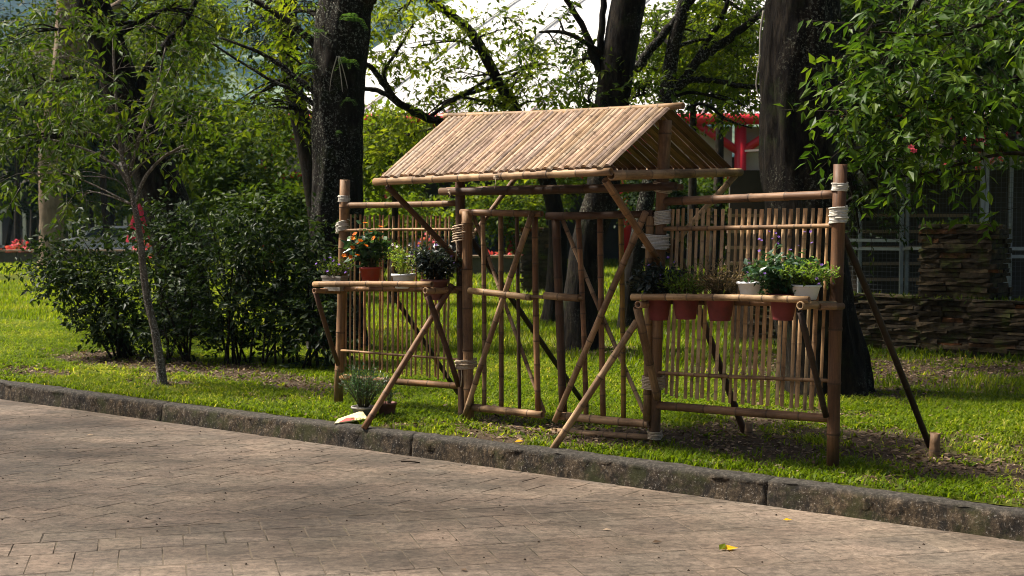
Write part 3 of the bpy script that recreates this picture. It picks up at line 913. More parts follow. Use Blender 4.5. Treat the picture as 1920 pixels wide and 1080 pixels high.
def panel(xs, top, bot, rails, w, cols):
    root = None
    for (a, b, off, r) in rails:
        o = pole('panel_rail', fen(*a, off), fen(*b, off), r, BUFF, gate, sides=8)
        root = root or o
    L0 = None
    for i, (x0, x1) in enumerate(xs):
        t = i / (len(xs) - 1)
        p0 = fen(x1, bot[0] + (bot[1] - bot[0]) * t + rnd.uniform(-4, 4), -0.026)
        p1 = fen(x0, top[0] + (top[1] - top[0]) * t + rnd.uniform(-1.6, 1.6), -0.026)
        o = link('panel_slat', slat_mesh((p1 - p0).length, w * rnd.uniform(0.85, 1.15)), gate, None, axes(p0, p1, FN + Vector((rnd.uniform(-.3, .3), 0, 0))))
        o.color = jit(cols[i % len(cols)])
lx = [196, 210, 231, 250, 267, 287, 306, 330, 343, 367, 383, 407, 424, 443, 462, 478, 500, 522, 538, 557, 573, 595, 612]
panel([(560 + a / 2.16 + rnd.uniform(-.6, .6), 556 + a / 2.16 + 2 + rnd.uniform(-2, 2)) for a in lx], (402, 406), (688, 712),
      [((644, 432), (852, 430), 0.014, 0.013), ((640, 657), (864, 674), 0.014, 0.011)], 0.024, [(0.46, 0.25, 0.13), BUFF, TAN, (0.38, 0.19, 0.08)])
rx = [180, 197, 216, 240, 260, 280, 298, 322, 347, 371, 392, 412, 433, 455, 476, 501, 524, 549, 571, 597, 620, 645, 670, 695]
panel([(1160 + a / 1.77 + rnd.uniform(-.8, .8), 1155 + a / 1.80 - 5 + rnd.uniform(-2.2, 2.2)) for a in rx], (391, 391), (742, 770),
      [((1246, 429), (1566, 423), 0.014, 0.017), ((1234, 699), (1560, 714), 0.014, 0.014)], 0.029, [(0.56, 0.38, 0.22), (0.60, 0.43, 0.27), (0.50, 0.31, 0.16), (0.55, 0.36, 0.20)])

# the pair of gate leaves
def gate_leaf(stile, items):
    s = pole('gate_door', fen(*stile[0], stile[2]), fen(*stile[1], stile[2]), stile[3], stile[4], gate)
    for nm, a, b, off, r, c in items:
        pole(nm, fen(*a, off), fen(*b, off), r, c, s)
gate_leaf(((876, 396), (880, 786), 0.05, 0.044, BUFF), [
    ('door_rail', (865, 398), (1016, 401), 0.045, 0.028, BROWN), ('door_rail', (880, 763), (1017, 778), 0.045, 0.031, TAN),
    ('door_bar', (905, 404), (908, 760), 0.03, 0.019, BUFF), ('door_bar', (939, 404), (940, 763), 0.03, 0.021, BROWN),
    ('door_bar', (969, 404), (974, 766), 0.03, 0.015, DARK), ('door_bar', (1003, 404), (1009, 774), 0.03, 0.025, RED_),
    ('door_brace', (999, 397), (872, 777), 0.09, 0.024, TAN), ('door_brace', (888, 404), (1021, 774), -0.015, 0.016, PALE),
    ('latch_sleeve', (880, 545), (996, 558), 0.09, 0.027, TAN), ('latch_bar', (980, 556), (1092, 559), 0.09, 0.014, BUFF),
    ('latch_sleeve', (1022, 554), (1086, 559), 0.09, 0.030, TAN)])
gate_leaf(((1219, 405), (1213, 788), 0.05, 0.030, BUFF), [
    ('door_rail', (1026, 405), (1226, 401), 0.045, 0.030, DARK), ('door_rail', (1049, 779), (1217, 795), 0.045, 0.032, TAN),
    ('door_bar', (1042, 408), (1056, 776), 0.03, 0.034, DARK), ('door_bar', (1084, 408), (1099, 780), 0.03, 0.021, RED_),
    ('door_bar', (1125, 408), (1131, 784), 0.03, 0.023, RED_), ('door_bar', (1164, 408), (1169, 786), 0.03, 0.020, YEL),
    ('door_brace', (1211, 397), (1040, 790), 0.09, 0.025, TAN), ('door_brace', (1053, 408), (1210, 778), -0.015, 0.017, PALE)])
pole('ground_pole', fen(884, 797, 0.02), fen(1216, 820, 0.02), 0.026, TAN, gate)

# lintel, shelf frames, props
pole('lintel', fen(826, 359, 0.06), fen(1267, 349, 0.06), 0.032, DARK, gate)
pole('lintel', fen(838, 357, -0.06), fen(1279, 351, -0.06), 0.026, BROWN, gate)
SO = 0.37                                               # how far the left shelf stands out
pole('shelf_pole', fen(589, 533, SO), fen(810, 533, SO), 0.025, TAN, gate)
pole('shelf_pole', fen(612, 542, SO - 0.20), fen(838, 543, SO - 0.20), 0.022, RED_, gate)
pole('shelf_pole', fen(640, 536, 0.06), fen(868, 541, 0.06), 0.022, BROWN, gate)
pole('shelf_pole', fen(589, 545, SO + 0.03), fen(642, 546, 0.02), 0.024, BROWN, gate)
pole('shelf_pole', fen(797, 545, SO + 0.03), fen(858, 545, 0.02), 0.026, TAN, gate)
pole('shelf_brace', fen(592, 549, SO), fen(634, 684, 0.06), 0.022, DARK, gate)
pole('shelf_brace', fen(803, 556, SO), fen(860, 724, 0.06), 0.024, DARK, gate)
pole('prop', gnd(682, 804), fen(848, 534, 0.10), 0.026, BROWN, gate)
SR = 0.42
pole('shelf_pole', fen(1185, 557, SR), fen(1517, 562, SR), 0.024, TAN, gate)
pole('shelf_pole', fen(1222, 564, SR - 0.30), fen(1556, 570, SR - 0.30), 0.022, BROWN, gate)
pole('shelf_pole', fen(1196, 571, SR + 0.03), fen(1246, 570, 0.02), 0.026, BUFF, gate)
pole('shelf_pole', fen(1500, 573, SR + 0.03), fen(1565, 571, 0.04), 0.027, TAN, gate)
pole('shelf_pole', fen(1536, 575, SR - 0.16), fen(1580, 574, 0.05), 0.024, BROWN, gate)
pole('shelf_brace', fen(1195, 576, SR - 0.02), fen(1233, 746, 0.06), 0.031, BUFF, gate)
pole('shelf_brace', fen(1500, 584, SR - 0.02), fen(1549, 781, 0.06), 0.022, BLACK, gate)
pole('prop', gnd(1036, 843), fen(1194, 602, SR - 0.06), 0.026, TAN, gate)
# stays behind, staked to the lawn
pole('stay', fen(1581, 440, -0.05), gnd(1745, 842), 0.024, BLACK, gate)
pole('stay', fen(1262, 452, -0.06), gnd(1396, 812), 0.028, DARK, gate)
pole('stay', fen(884, 450, -0.06), gnd(1091, 752), 0.024, BLACK, gate)
pole('stay', fen(660, 440, -0.06), gnd(862, 742), 0.022, BLACK, gate)

# the roof
EW, EB = 0.86, 0.78
eFL, eFR = fen(703, 341, EW), fen(1146, 322, EW)
rL, rR = fen(834, 218), fen(1281, 198)
eBR = fen(1386, 322, -EB)
eBL = eBR + (rL - rR) * 1.0
pole('eave_pole', eFL, eFR, 0.030, TAN, gate)
pole('eave_pole', fen(716, 336, EW - 0.07), fen(1152, 317, EW - 0.07), 0.024, BROWN, gate)
pole('eave_pole', eBL, eBR, 0.028, TAN, gate)
pole('ridge_pole', rL, rR, 0.027, TAN, gate)
pole('tie_beam', fen(1146, 329, EW - 0.03), fen(1388, 323, -EB - 0.03), 0.034, TAN, gate)
tb = (rL - rR) * 0.93
pole('tie_beam', fen(1146, 329, EW - 0.03) + tb, fen(1388, 323, -EB - 0.03) + tb, 0.030, BROWN, gate)
pole('roof_brace', fen(727, 350, EW - 0.04), fen(858, 487, 0.05), 0.024, DARK, gate)
pole('roof_brace', fen(1135, 338, EW - 0.04), fen(1238, 494, 0.05), 0.027, BROWN, gate)
pole('roof_brace', eBR + Vector((-0.03, 0, -0.03)), fen(1252, 470, -0.05), 0.024, TAN, gate)
pole('roof_brace', eBL + (eBR - eBL) * 0.05 + Vector((0, 0, -0.03)), fen(866, 470, -0.05), 0.022, BROWN, gate)
up = Vector((0, 0, 1))
def roof_slope(b0, b1, t0, t1, n, w, cols, name, gap):
    hint = (b1 - b0).cross(t0 - b0)
    if hint.z < 0: hint = -hint
    hint.normalize()
    for i in range(n):
        t = (i + 0.5) / n + rnd.uniform(-gap, gap) / n
        p0 = b0.lerp(b1, t) + hint * (0.004 + rnd.uniform(-.003, .004)); p1 = t0.lerp(t1, t + rnd.uniform(-.12, .12) / n) + hint * (0.010 + rnd.uniform(-.003, .004))
        p0 = p0 + (p0 - p1).normalized() * rnd.uniform(-0.01, 0.025)
        L = (p1 - p0).length
        ww = w * rnd.uniform(0.90, 1.08)
        o = link(name, slat_mesh(L, ww, 0.017), gate, None, axes(p0, p1, hint))
        o.color = jit(cols[rnd.randrange(len(cols))], 0.16)
rt = Vector((0, 0, -0.02))
ins = (rR - rL).normalized()
roof_slope(fen(716, 337, EW) + up * 0.018, fen(1143, 318, EW) + up * 0.018, rL + rt + ins * 0.06, rR + rt - ins * 0.10, 45, 0.0525, [(0.43, 0.318, 0.225), (0.41, 0.295, 0.198), (0.45, 0.332, 0.232), (0.385, 0.30, 0.232), (0.355, 0.272, 0.212)], 'roof_slat', 0.10)
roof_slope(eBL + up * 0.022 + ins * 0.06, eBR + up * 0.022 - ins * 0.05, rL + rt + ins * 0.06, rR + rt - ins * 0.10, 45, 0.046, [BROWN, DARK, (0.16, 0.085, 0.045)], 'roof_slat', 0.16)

# rope lashings
def lashing(c, a, b, h, turns, r, mat, axis=Vector((0, 0, 1)), tilt=0.0, tail=0.0):
    x = FD; y = FN; mb = MB(); pts = []
    n = 15
    for i in range(int(turns * n) + 1):
        t = i / n; ang = 2 * math.pi * t
        z = -h / 2 + h * t / turns + rnd.uniform(-1, 1) * r * 0.22
        k = 1 + rnd.uniform(0, 0.035) + (0.10 * (math.sin(t * 2.6) > 0.85))
        p = c + x * math.cos(ang) * a * k + y * math.sin(ang) * b * k + up * (z + tilt * math.cos(ang) * a)
        pts.append(p)
    mb.tube(pts, r, 5)
    if tail:
        p = c + y * (b + r) + x * rnd.uniform(-a, a) * 0.6 + up * (-h / 2)
        mb.tube([p, p + Vector((0.006, 0, -tail * 0.4)), p + Vector((-0.004, 0.002, -tail))], r * 0.8, 5)
    return mb.build('rope_lashing', mat, gate)
lashing(fen(1575, 350), 0.049, 0.049, 0.052, 6, 0.0048, M['rope_white'])
lashing(fen(1572, 403), 0.055, 0.053, 0.105, 11, 0.0055, M['rope_white'], tilt=0.12)
lashing(fen(645, 372), 0.049, 0.049, 0.058, 7, 0.0045, M['rope_white'])
lashing(fen(642, 425), 0.056, 0.054, 0.09, 8, 0.0055, M['rope_white'], tilt=0.35)
lashing(fen(869, 436, 0.03), 0.088, 0.085, 0.14, 7, 0.0055, M['rope_tan'], tilt=0.2, tail=0.16)
lashing(fen(874, 682, 0.03), 0.085, 0.085, 0.08, 7, 0.0055, M['rope_tan'], tilt=0.1, tail=0.14)
lashing(fen(1243, 350), 0.056, 0.075, 0.075, 7, 0.005, M['rope_tan'], tilt=-0.2)
lashing(fen(1242, 408), 0.058, 0.058, 0.10, 9, 0.0058, M['rope_white'], tilt=0.15)
lashing(fen(1230, 452, 0.03), 0.094, 0.085, 0.105, 10, 0.0058, M['rope_white'], tilt=-0.05)
lashing(fen(1226, 716, 0.03), 0.080, 0.085, 0.095, 9, 0.0052, M['rope_tan'])
lashing(fen(1228, 815), 0.050, 0.050, 0.06, 6, 0.005, M['rope_tan'])
lashing(fen(866, 800), 0.047, 0.047, 0.05, 4, 0.005, M['rope_tan'])
lashing(fen(935, 331, EW), 0.030, 0.036, 0.03, 3, 0.004, M['rope_tan'], tail=0.07)
lashing(fen(848, 358, 0.05), 0.03, 0.04, 0.04, 3, 0.004, M['rope_tan'], tail=0.04)

# short stakes in the lawn
for p0, p1, r, lab in (((1751, 858), (1754, 812), 0.038, 'short bamboo stake in the grass holding the long dark stay'),
                       ((1403, 816), (1404, 793), 0.032, 'low bamboo stake behind the slatted panel with hanging pots')):
    a = gnd(*p0); b = at(p1[0], p1[1], a.y)
    a = a + Vector((0, 0, -0.05))
    o = link('bamboo_stake', culm((b - a).length, r, inter=0.11), None, None, axes(a, b))
    o.color = jit(BUFF); tag(o, lab, 'stake', 'stakes in the lawn')

# ------------------------------------------------------------------ pots and their plants
def pot_geo(kind, r, h):
    mb = MB()
    if kind == 'bowl':
        pr = [(0, 0.004), (r * 0.62, 0.0), (r * 0.68, h * 0.06), (r * 0.90, h * 0.8), (r * 0.93, h * 0.82), (r * 1.0, h * 0.84), (r * 1.02, h * 0.92), (r * 0.98, h), (r * 0.90, h * 0.98), (r * 0.86, h * 0.75), (0.001, h * 0.74)]
    elif kind == 'trough':
        pr = None
    else:
        pr = [(0, 0.004), (r * 0.70, 0.0), (r * 0.72, h * 0.04), (r * 0.72, h * 0.13), (r * 0.755, h * 0.15), (r * 0.94, h * 0.84), (r * 1.0, h * 0.85), (r * 1.02, h * 0.99), (r * 0.97, h), (r * 0.93, h * 0.9), (0.001, h * 0.88)]
    mb.lathe(pr, 22)
    return mb

def plant(name, label, cat, base, pot, mat, fn, yaw=0.0, group='potted plants of the bamboo gate'):
    t = empty(name, base, label, cat, group)
    kind, r, h = pot
    if kind == 'trough':
        mb = MB(); L, Wd = r, r * 0.36
        rot = Matrix.Rotation(math.atan2(FD.y, FD.x), 3, 'Z')
        vs_ = []
        for s, z in ((0.80, 0.0), (0.97, h * 0.86), (1.03, h * 0.87), (1.04, h), (0.94, h), (0.92, h * 0.8)):
            for sx, sy in ((-1, -1), (1, -1), (1, 1), (-1, 1)): vs_.append(base + rot @ Vector((sx * L * s, sy * Wd * (s if s < 1 else s + 0.06), z)))
        fs_ = [(i * 4 + j, i * 4 + (j + 1) % 4, i * 4 + 4 + (j + 1) % 4, i * 4 + 4 + j) for i in range(5) for j in range(4)] + [(3, 2, 1, 0), (20, 21, 22, 23)]
        mb.add(vs_, fs_)
        mb.build('pot', mat, t)
    else:
        mb = pot_geo(kind, r, h); mb.v = [(v[0] + base.x, v[1] + base.y, v[2] + base.z) for v in mb.v]
        mb.build('pot', mat, t)
        sm = MB(); rs = r * (0.86 if kind == 'bowl' else 0.92)
        vs_ = [(base.x + rs * math.cos(a) * q, base.y + rs * math.sin(a) * q, base.z + h * 0.86 + rnd.uniform(-.006, .006)) for q in (0.5, 1.0) for a in [2 * math.pi * j / 14 for j in range(14)]]
        sm.add(vs_, [tuple(range(14))] + [(j, 14 + j, 14 + (j + 1) % 14, (j + 1) % 14) for j in range(14)], smooth=True)
        sm.build('soil', M['soil'], t)
    fn(t, base + Vector((0, 0, h * 0.86)))
    return t

def stems(t, o, n, hgt, spread, r=0.003, mat='stem', bend=0.3):
    mb = MB(); tips = []
    for i in range(n):
        a = rnd.uniform(0, 6.28); q = rnd.random() ** 0.5
        e = o + Vector((math.cos(a) * spread * q, math.sin(a) * spread * q, hgt * rnd.uniform(0.65, 1.0) * (1 - 0.35 * q * q)))
        s = o + Vector((math.cos(a) * 0.03, math.sin(a) * 0.03, -0.01))
        m = s.lerp(e, 0.5) + Vector((0, 0, hgt * bend * 0.25))
        P, Rr = curve([(s, r), (m, r * 0.8), (e, r * 0.4)], 4)
        mb.tube(P, Rr, 4); tips.append((s, m, e))
    mb.build('stems', M[mat], t)
    return tips

def bushy(t, o, n, hgt, spread, leaf, per, mat, fine=True, wid=0.5, stem='stem', up_=0.3, tint=(0, 1)):
    tips = stems(t, o, n, hgt, spread, mat=stem)
    lv = Leaves(); B, D, NN = [], [], []
    for s, m, e in tips:
        for k in range(per):
            q = rnd.uniform(0.25, 1.02)
            p = s.lerp(m, q * 2) if q < 0.5 else m.lerp(e, q * 2 - 1)
            p = p + Vector((rnd.gauss(0, 1), rnd.gauss(0, 1), rnd.gauss(0, 1))) * leaf * 0.35
            B.append(p); d = (e - s).normalized() * up_ + Vector((rnd.gauss(0, 1), rnd.gauss(0, 1), rnd.gauss(0, 0.7)))
            D.append(d); NN.append(Vector((rnd.gauss(0, .5), rnd.gauss(0, .5), 1)))
    B, D, NN = np.array(B), np.array(D), np.array(NN)
    sz = leaf * rng.uniform(0.6, 1.25, len(B))
    lv.put(B, D, NN, sz, sz * wid, tint[0] + (tint[1] - tint[0]) * rng.random(len(B)), fine)
    lv.build('foliage', M[mat], t)
    return tips

def flowers(t, pts, size, mat, petals=5, name='flower'):
    for p in pts:
        lv = Leaves(); nrm = np.array([rnd.gauss(0, .5), rnd.gauss(-0.5, .4), 0.8]); nrm /= np.linalg.norm(nrm)
        ax = np.cross(nrm, [0.3, 0.9, 0.1]); ax /= np.linalg.norm(ax); ay = np.cross(nrm, ax)
        a = np.arange(petals) * 2 * math.pi / petals + rnd.uniform(0, 6)
        D = np.cos(a)[:, None] * ax + np.sin(a)[:, None] * ay + nrm * 0.45
        lv.put(np.repeat(np.array(p)[None], petals, 0), D, np.repeat(nrm[None], petals, 0), size * 0.5, size * 0.42, rng.random(petals))
        lv.build(name, M[mat], t)

def around(o, n, r, z0, z1, front=True):
    out = []
    for _ in range(n):
        a = rnd.uniform(-2.9, -0.25); q = r * rnd.uniform(0.9, 1.18); z = rnd.uniform(z0, z1)
        q *= 1 - 0.45 * max(0.0, (z - z0) / max(z1 - z0, 1e-3)) ** 2
        out.append(o + Vector((math.cos(a) * q, math.sin(a) * q, z)))
    return out

# left shelf
def f1(t, o):
    bushy(t, o, 46, 0.20, 0.19, 0.028, 12, 'leaf_mid'); flowers(t, around(o, 8, 0.17, 0.02, 0.18), 0.034, 'fl_violet')
plant('potted_plant', 'grey trough of small violet flowers at the end of the shelf beside the dark shrubs', 'potted plant', fen(628, 545, 0.20), ('trough', 0.125, 0.13), M['pot_grey'], f1)
def f2(t, o):
    bushy(t, o, 40, 0.36, 0.20, 0.085, 11, 'pl_green', wid=0.6); flowers(t, around(o, 13, 0.20, 0.10, 0.42), 0.055, 'fl_orange', 6)
plant('potted_plant', 'bright red pot with dark leaves and orange flowers on the shelf', 'potted plant', fen(695, 529, 0.20), ('pot', 0.098, 0.13), M['pot_red'], f2)
def f3(t, o):
    bushy(t, o, 34, 0.30, 0.19, 0.034, 17, 'pl_lime', stem='stem_lime', wid=0.35, up_=0.8); flowers(t, around(o, 9, 0.16, 0.19, 0.27), 0.026, 'fl_white')
plant('potted_plant', 'white bowl with feathery lime stems and pale flowers on the shelf beside the red pot', 'potted plant', fen(757, 541, 0.18), ('bowl', 0.105, 0.125), M['pot_white'], f3)
def f4(t, o):
    bushy(t, o, 70, 0.34, 0.24, 0.055, 20, 'pl_dark'); flowers(t, around(o, 9, 0.19, 0.14, 0.34), 0.028, 'fl_violet')
plant('potted_plant', 'brown pot with a dusky dark leaved bush next to the rope-bound gate post', 'potted plant', fen(815, 562, 0.17), ('pot', 0.115, 0.17), M['pot_brown'], f4)
# right shelf
def f5(t, o):
    bushy(t, o, 80, 0.25, 0.22, 0.05, 24, 'pl_dark'); flowers(t, around(o, 8, 0.18, 0.10, 0.30), 0.028, 'fl_violet'); flowers(t, around(o, 1, 0.08, 0.08, 0.1), 0.03, 'fl_yellow')
plant('potted_plant', 'red pot with dusky dark bush hanging in the shelf closest to the gate doors', 'potted plant', fen(1235, 600, 0.24), ('pot', 0.092, 0.175), M['pot_faded'], f5)
def f6(t, o): bushy(t, o, 60, 0.21, 0.20, 0.04, 14, 'pl_lime', wid=0.3, up_=0.7, tint=(0, 0.5))
plant('potted_plant', 'faded red pot with thin green sprigs, second along the shelf from the gate doors', 'potted plant', fen(1286, 598, 0.24), ('pot', 0.098, 0.17), M['pot_faded'], f6)
def f7(t, o):
    bushy(t, o, 80, 0.26, 0.25, 0.036, 12, 'pl_dry', wid=0.25, up_=1.0, stem='stem')

plant('potted_plant', 'faded red pot with a ragged base and dry brown stalks hanging in the shelf', 'potted plant', fen(1350, 601, 0.24), ('pot', 0.102, 0.18), M['pot_faded'], f7)
def f8(t, o): bushy(t, o, 14, 0.08, 0.08, 0.02, 6, 'pl_dry', wid=0.3)
plant('potted_plant', 'white bowl with almost bare soil on the shelf of hanging red pots', 'potted plant', fen(1408, 556, 0.26), ('bowl', 0.098, 0.10), M['pot_white'], f8)
def f9(t, o):
    bushy(t, o, 64, 0.30, 0.27, 0.06, 16, 'pl_green', wid=0.55); flowers(t, around(o, 24, 0.27, 0.12, 0.46), 0.026, 'fl_violet')
plant('potted_plant', 'red pot hanging alone below violet flowers and dark leaves', 'potted plant', fen(1468, 600, 0.24), ('pot', 0.094, 0.175), M['pot_faded'], f9)
def f10(t, o):
    bushy(t, o, 70, 0.17, 0.22, 0.034, 16, 'pl_lime', wid=0.5, tint=(0, 0.6)); flowers(t, around(o, 4, 0.16, 0.02, 0.12), 0.028, 'fl_violet')
plant('potted_plant', 'greyish white bowl with bushy lime sprigs at the shelf end by the tall post', 'potted plant', fen(1511, 562, 0.26), ('bowl', 0.10, 0.10), M['pot_white'], f10)
# pots standing on the grass
def f11(t, o): bushy(t, o, 90, 0.40, 0.24, 0.03, 22, 'pl_green', wid=0.3, up_=1.2, tint=(0.2, 1))
plant('potted_plant', 'grey bowl on the grass with a needle-leaved bushy plant', 'potted plant', gnd(682, 785), ('bowl', 0.105, 0.105), M['pot_grey'], f11)
def f12(t, o): bushy(t, o, 16, 0.20, 0.10, 0.028, 12, 'pl_green', wid=0.3)
plant('potted_plant', 'low brown pot on the grass behind the leaning bamboo prop', 'potted plant', gnd(725, 781), ('pot', 0.085, 0.12), M['pot_brown'], f12)

# board lying against the prop
bc = gnd(655, 793)
mb = MB()
bx = (gnd(688, 792) - gnd(626, 795)); bl = bx.length; bx.normalize()
rot = Matrix.Rotation(math.atan2(bx.y, bx.x), 3, 'Z') @ Matrix.Rotation(R(-7), 3, 'Y') @ Matrix.Rotation(R(12), 3, 'X')
vs_ = [rot @ Vector(v) + bc + Vector((0, 0, 0.035)) for v in [(-bl / 2, -0.055, -0.004), (bl / 2, -0.07, -0.004), (bl / 2, 0.12, -0.004), (-bl / 2 + 0.05, 0.03, -0.004)]]
vt = [v + rot @ Vector((0, 0, 0.008)) for v in vs_]
mb.add(vs_ + vt, [(3, 2, 1, 0), (4, 5, 6, 7), (0, 1, 5, 4), (1, 2, 6, 5), (2, 3, 7, 6), (3, 0, 4, 7)])
M['board'] = plain('cream_board', (0.66, 0.58, 0.33), 0.7, 0.2, 0.12, 9, 0.1)
board = tag(mb.build('board', M['board']), 'cream yellow board with a red mark lying at the foot of the prop', 'board')
mb = MB(); q = [rot @ Vector(v) + bc + Vector((0, 0, 0.035)) for v in [(-0.10, -0.055, 0.0065), (0.03, -0.060, 0.0065), (0.04, -0.005, 0.0065), (-0.02, 0.012, 0.0065)]]
mb.add(q, [(0, 1, 2, 3)]); mb.build('red_mark', plain('faded_red_print', (0.42, 0.10, 0.09), 0.8, 0.2), board)

# ------------------------------------------------------------------ dry stone wall and pillars
def block(w, h, d):
    """a rough hewn slab"""
    mb = MB(); vs_ = []
    for x in (-0.5, 0.0, 0.5):
        for y in (-0.5, 0.5):
            for z in (-0.5, 0.5):
                vs_.append((x * w + rnd.uniform(-.03, .03) * w * (abs(x) > 0), y * d + rnd.uniform(-.06, .06) * d, z * h + rnd.uniform(-.10, .10) * h))
    fs_ = [(0, 1, 3, 2), (8, 10, 11, 9)]
    for i in (0, 4): fs_ += [(i, i + 4, i + 5, i + 1), (i + 2, i + 3, i + 7, i + 6), (i + 1, i + 5, i + 7, i + 3), (i, i + 2, i + 6, i + 4)]
    mb.add(vs_, fs_)
    return mb
STONES = []
for k in range(18):
    STONES.append(block(1, 1, 1).mesh('stone', M['stone']))
def course_wall(parent, origin, du, dn, u0, u1, z0, z1, h=0.05, depth=0.22, lmin=0.22, lmax=0.6, budget=None, setback=0.0):
    """courses of flat stones along du, faces towards dn"""
    rz = math.atan2(du.y, du.x)
    z = z0
    while z < z1:
        hh = h * rnd.uniform(0.75, 1.3)
        u = u0 + rnd.uniform(-0.02, 0.05)
        while u < u1:
            l = min(rnd.uniform(lmin, lmax), max(0.12, u1 - u + rnd.uniform(-.03, .03)))
            p = origin + du * (u + l / 2) + dn * (rnd.uniform(-0.025, 0.02) - depth / 2 - setback * (z - z0)) + Vector((0, 0, z + hh / 2))
            m = Matrix.Translation(p) @ Matrix.Rotation(rz + rnd.uniform(-.03, .03), 4, 'Z') @ Matrix.Rotation(rnd.uniform(-.02, .02), 4, 'Y') @ Matrix.Diagonal((l * 0.985, depth, hh * 0.86, 1))
            o = link('stone', STONES[rnd.randrange(18)], parent, None, m)
            u += l
        z += hh
WO = Vector((4.43, 16.8, 0))
wall = empty('stone_wall', WO, 'low mossy wall of stacked flat stones at the lawn edge', 'wall')
core = MB()
rzw = Matrix.Rotation(math.atan2(KU.y, KU.x), 3, 'Z')
core.box(WO + KU * 1.2 - (-KV) * 0.24 + Vector((0, 0, 0.30)), (6.2, 0.26, 0.62), rzw); core.build('core', M['soil'], wall)
course_wall(wall, WO, KU, -KV, -1.6, 0.75, -0.02, 0.70, 0.046, 0.22)
course_wall(wall, WO - KV * 0.10, KU, -KV, 1.35, 4.2, -0.02, 0.70, 0.046, 0.26)
course_wall(wall, WO, KU, -KV, 0.75, 1.40, -0.02, 0.30, 0.055, 0.22)
pc = WO + KU * 1.13
pillar = empty('stone_pillar', pc, 'square pillar of stacked dark slabs rising from the low mossy wall', 'pillar', 'stacked stone pillars')
pw = 0.86
core = MB(); core.box(pc + KV * 0.36 + Vector((0, 0, 0.76)), (pw - 0.24, 0.62, 1.48), rzw); core.build('core', M['soil'], pillar)
course_wall(pillar, pc - KU * pw / 2, KU, -KV, 0, pw, 0.0, 1.55, 0.058, 0.18, 0.2, 0.5)
course_wall(pillar, pc + KU * pw / 2, KV, KU, 0.02, 0.8, 0.0, 1.50, 0.058, 0.18, 0.2, 0.5)
course_wall(pillar, pc - KU * pw / 2, KV, -KU, 0.02, 0.8, 0.0, 1.50, 0.075, 0.18, 0.3, 0.6)
mb = MB()
for j in range(6): mb.box(pc + KV * (0.1 + 0.12 * j) + KU * rnd.uniform(-.1, .1) + Vector((0, 0, 1.545 + 0.008 * j)), (pw * rnd.uniform(0.7, 0.95), 0.11, 0.03), rzw)
mb.build('cap_stones', M['stone'], pillar)
# moss and weeds rooted on top
def weeds(name, label, c, du, L, n, h, mat='leaf_sun', group=None):
    lv = Leaves()
    p = np.array([list(Vector(c) + du * rnd.uniform(-L, L) + KV * rnd.uniform(-.12, .15)) for _ in range(n)])
    D = rng.normal(size=(n, 3)) * 0.6 + np.array([0, 0, 0.9])
    sz = h * rng.uniform(0.4, 1.2, n)
    lv.put(p, D, rng.normal(size=(n, 3)) + np.array([0, -1, 0.4]), sz, sz * 0.28, rng.random(n))
    return tag(lv.build(name, M[mat]), label, kind='stuff')
weeds('weeds', 'green weeds growing on the stone pillar', pc + KV * 0.3 + Vector((0, 0, 1.55)), KU, 0.42, 260, 0.11, 'leaf_mid')
weeds('weeds', 'green weeds along the top of the low stone wall', WO + KU * 1.6 + KV * 0.05 + Vector((0, 0, 0.69)), KU, 2.6, 700, 0.07, 'leaf_mid')
weeds('weeds', 'weeds at the foot of the low stone wall', WO + KU * 1.2 - KV * 0.16, KU, 2.8, 900, 0.12, 'leaf_mid')
# pillar seen through the gate
p2 = at(1012, 548, 30.5); p2.z = 0
pillar2 = empty('stone_pillar', p2, 'dark slab pillar on the lawn seen between the two gate doors', 'pillar', 'stacked stone pillars')
core = MB(); core.box(p2 + Vector((0, 0.4, 0.72)), (0.75, 0.62, 1.4)); core.build('core', M['soil'], pillar2)
X_, Y_ = Vector((1, 0, 0)), Vector((0, 1, 0))
course_wall(pillar2, p2 - X_ * 0.45, X_, -Y_, 0, 0.95, 0.0, 1.46, 0.09, 0.18, 0.35, 0.7)
course_wall(pillar2, p2 + X_ * 0.5, Y_, X_, 0.02, 0.8, 0.0, 1.42, 0.11, 0.18, 0.35, 0.8)

# ------------------------------------------------------------------ wire enclosure behind the wall
enc = empty('wire_enclosure', at(1760, 500, 21), 'galvanised steel frame enclosure with dark wire mesh behind the stone wall', 'enclosure')
EY = 20.5
def ex(px, Y): return (px - 960) / F * Y
posts = [(1612, 22.5), (1690, 22.0), (1700, 22.0), (1840, 20.5), (1848, 20.5), (1893, 20.5), (1990, 20.2), (2080, 20.0)]
for px, Y in posts:
    mb = MB(); x = ex(px, Y); mb.box((x, Y, 1.35), (0.055, 0.055, 2.7)); mb.build('post', M['metal'], enc)
def rail(px0, Y0, px1, Y1, z, w=0.05):
    mb = MB(); mb.bar((ex(px0, Y0), Y0 - 0.03, z), (ex(px1, Y1), Y1 - 0.03, z), w, w); mb.build('rail', M['metal'], enc)
for z in (0.28, 1.18, 1.32, 2.66): rail(1560, 22.8, 1696, 22.0, z)
for z in (0.35, 1.10, 1.22, 2.66): rail(1838, 20.5, 2090, 20.0, z)
rail(1696, 22.0, 1838, 20.5, 2.66); rail(1696, 22.0, 1838, 20.5, 1.2)
for x0 in (1885,):
    mb = MB(); mb.box((ex(x0, 20.3), 20.3, 0.58), (0.05, 0.05, 1.16)); mb.build('post', M['metal'], enc)
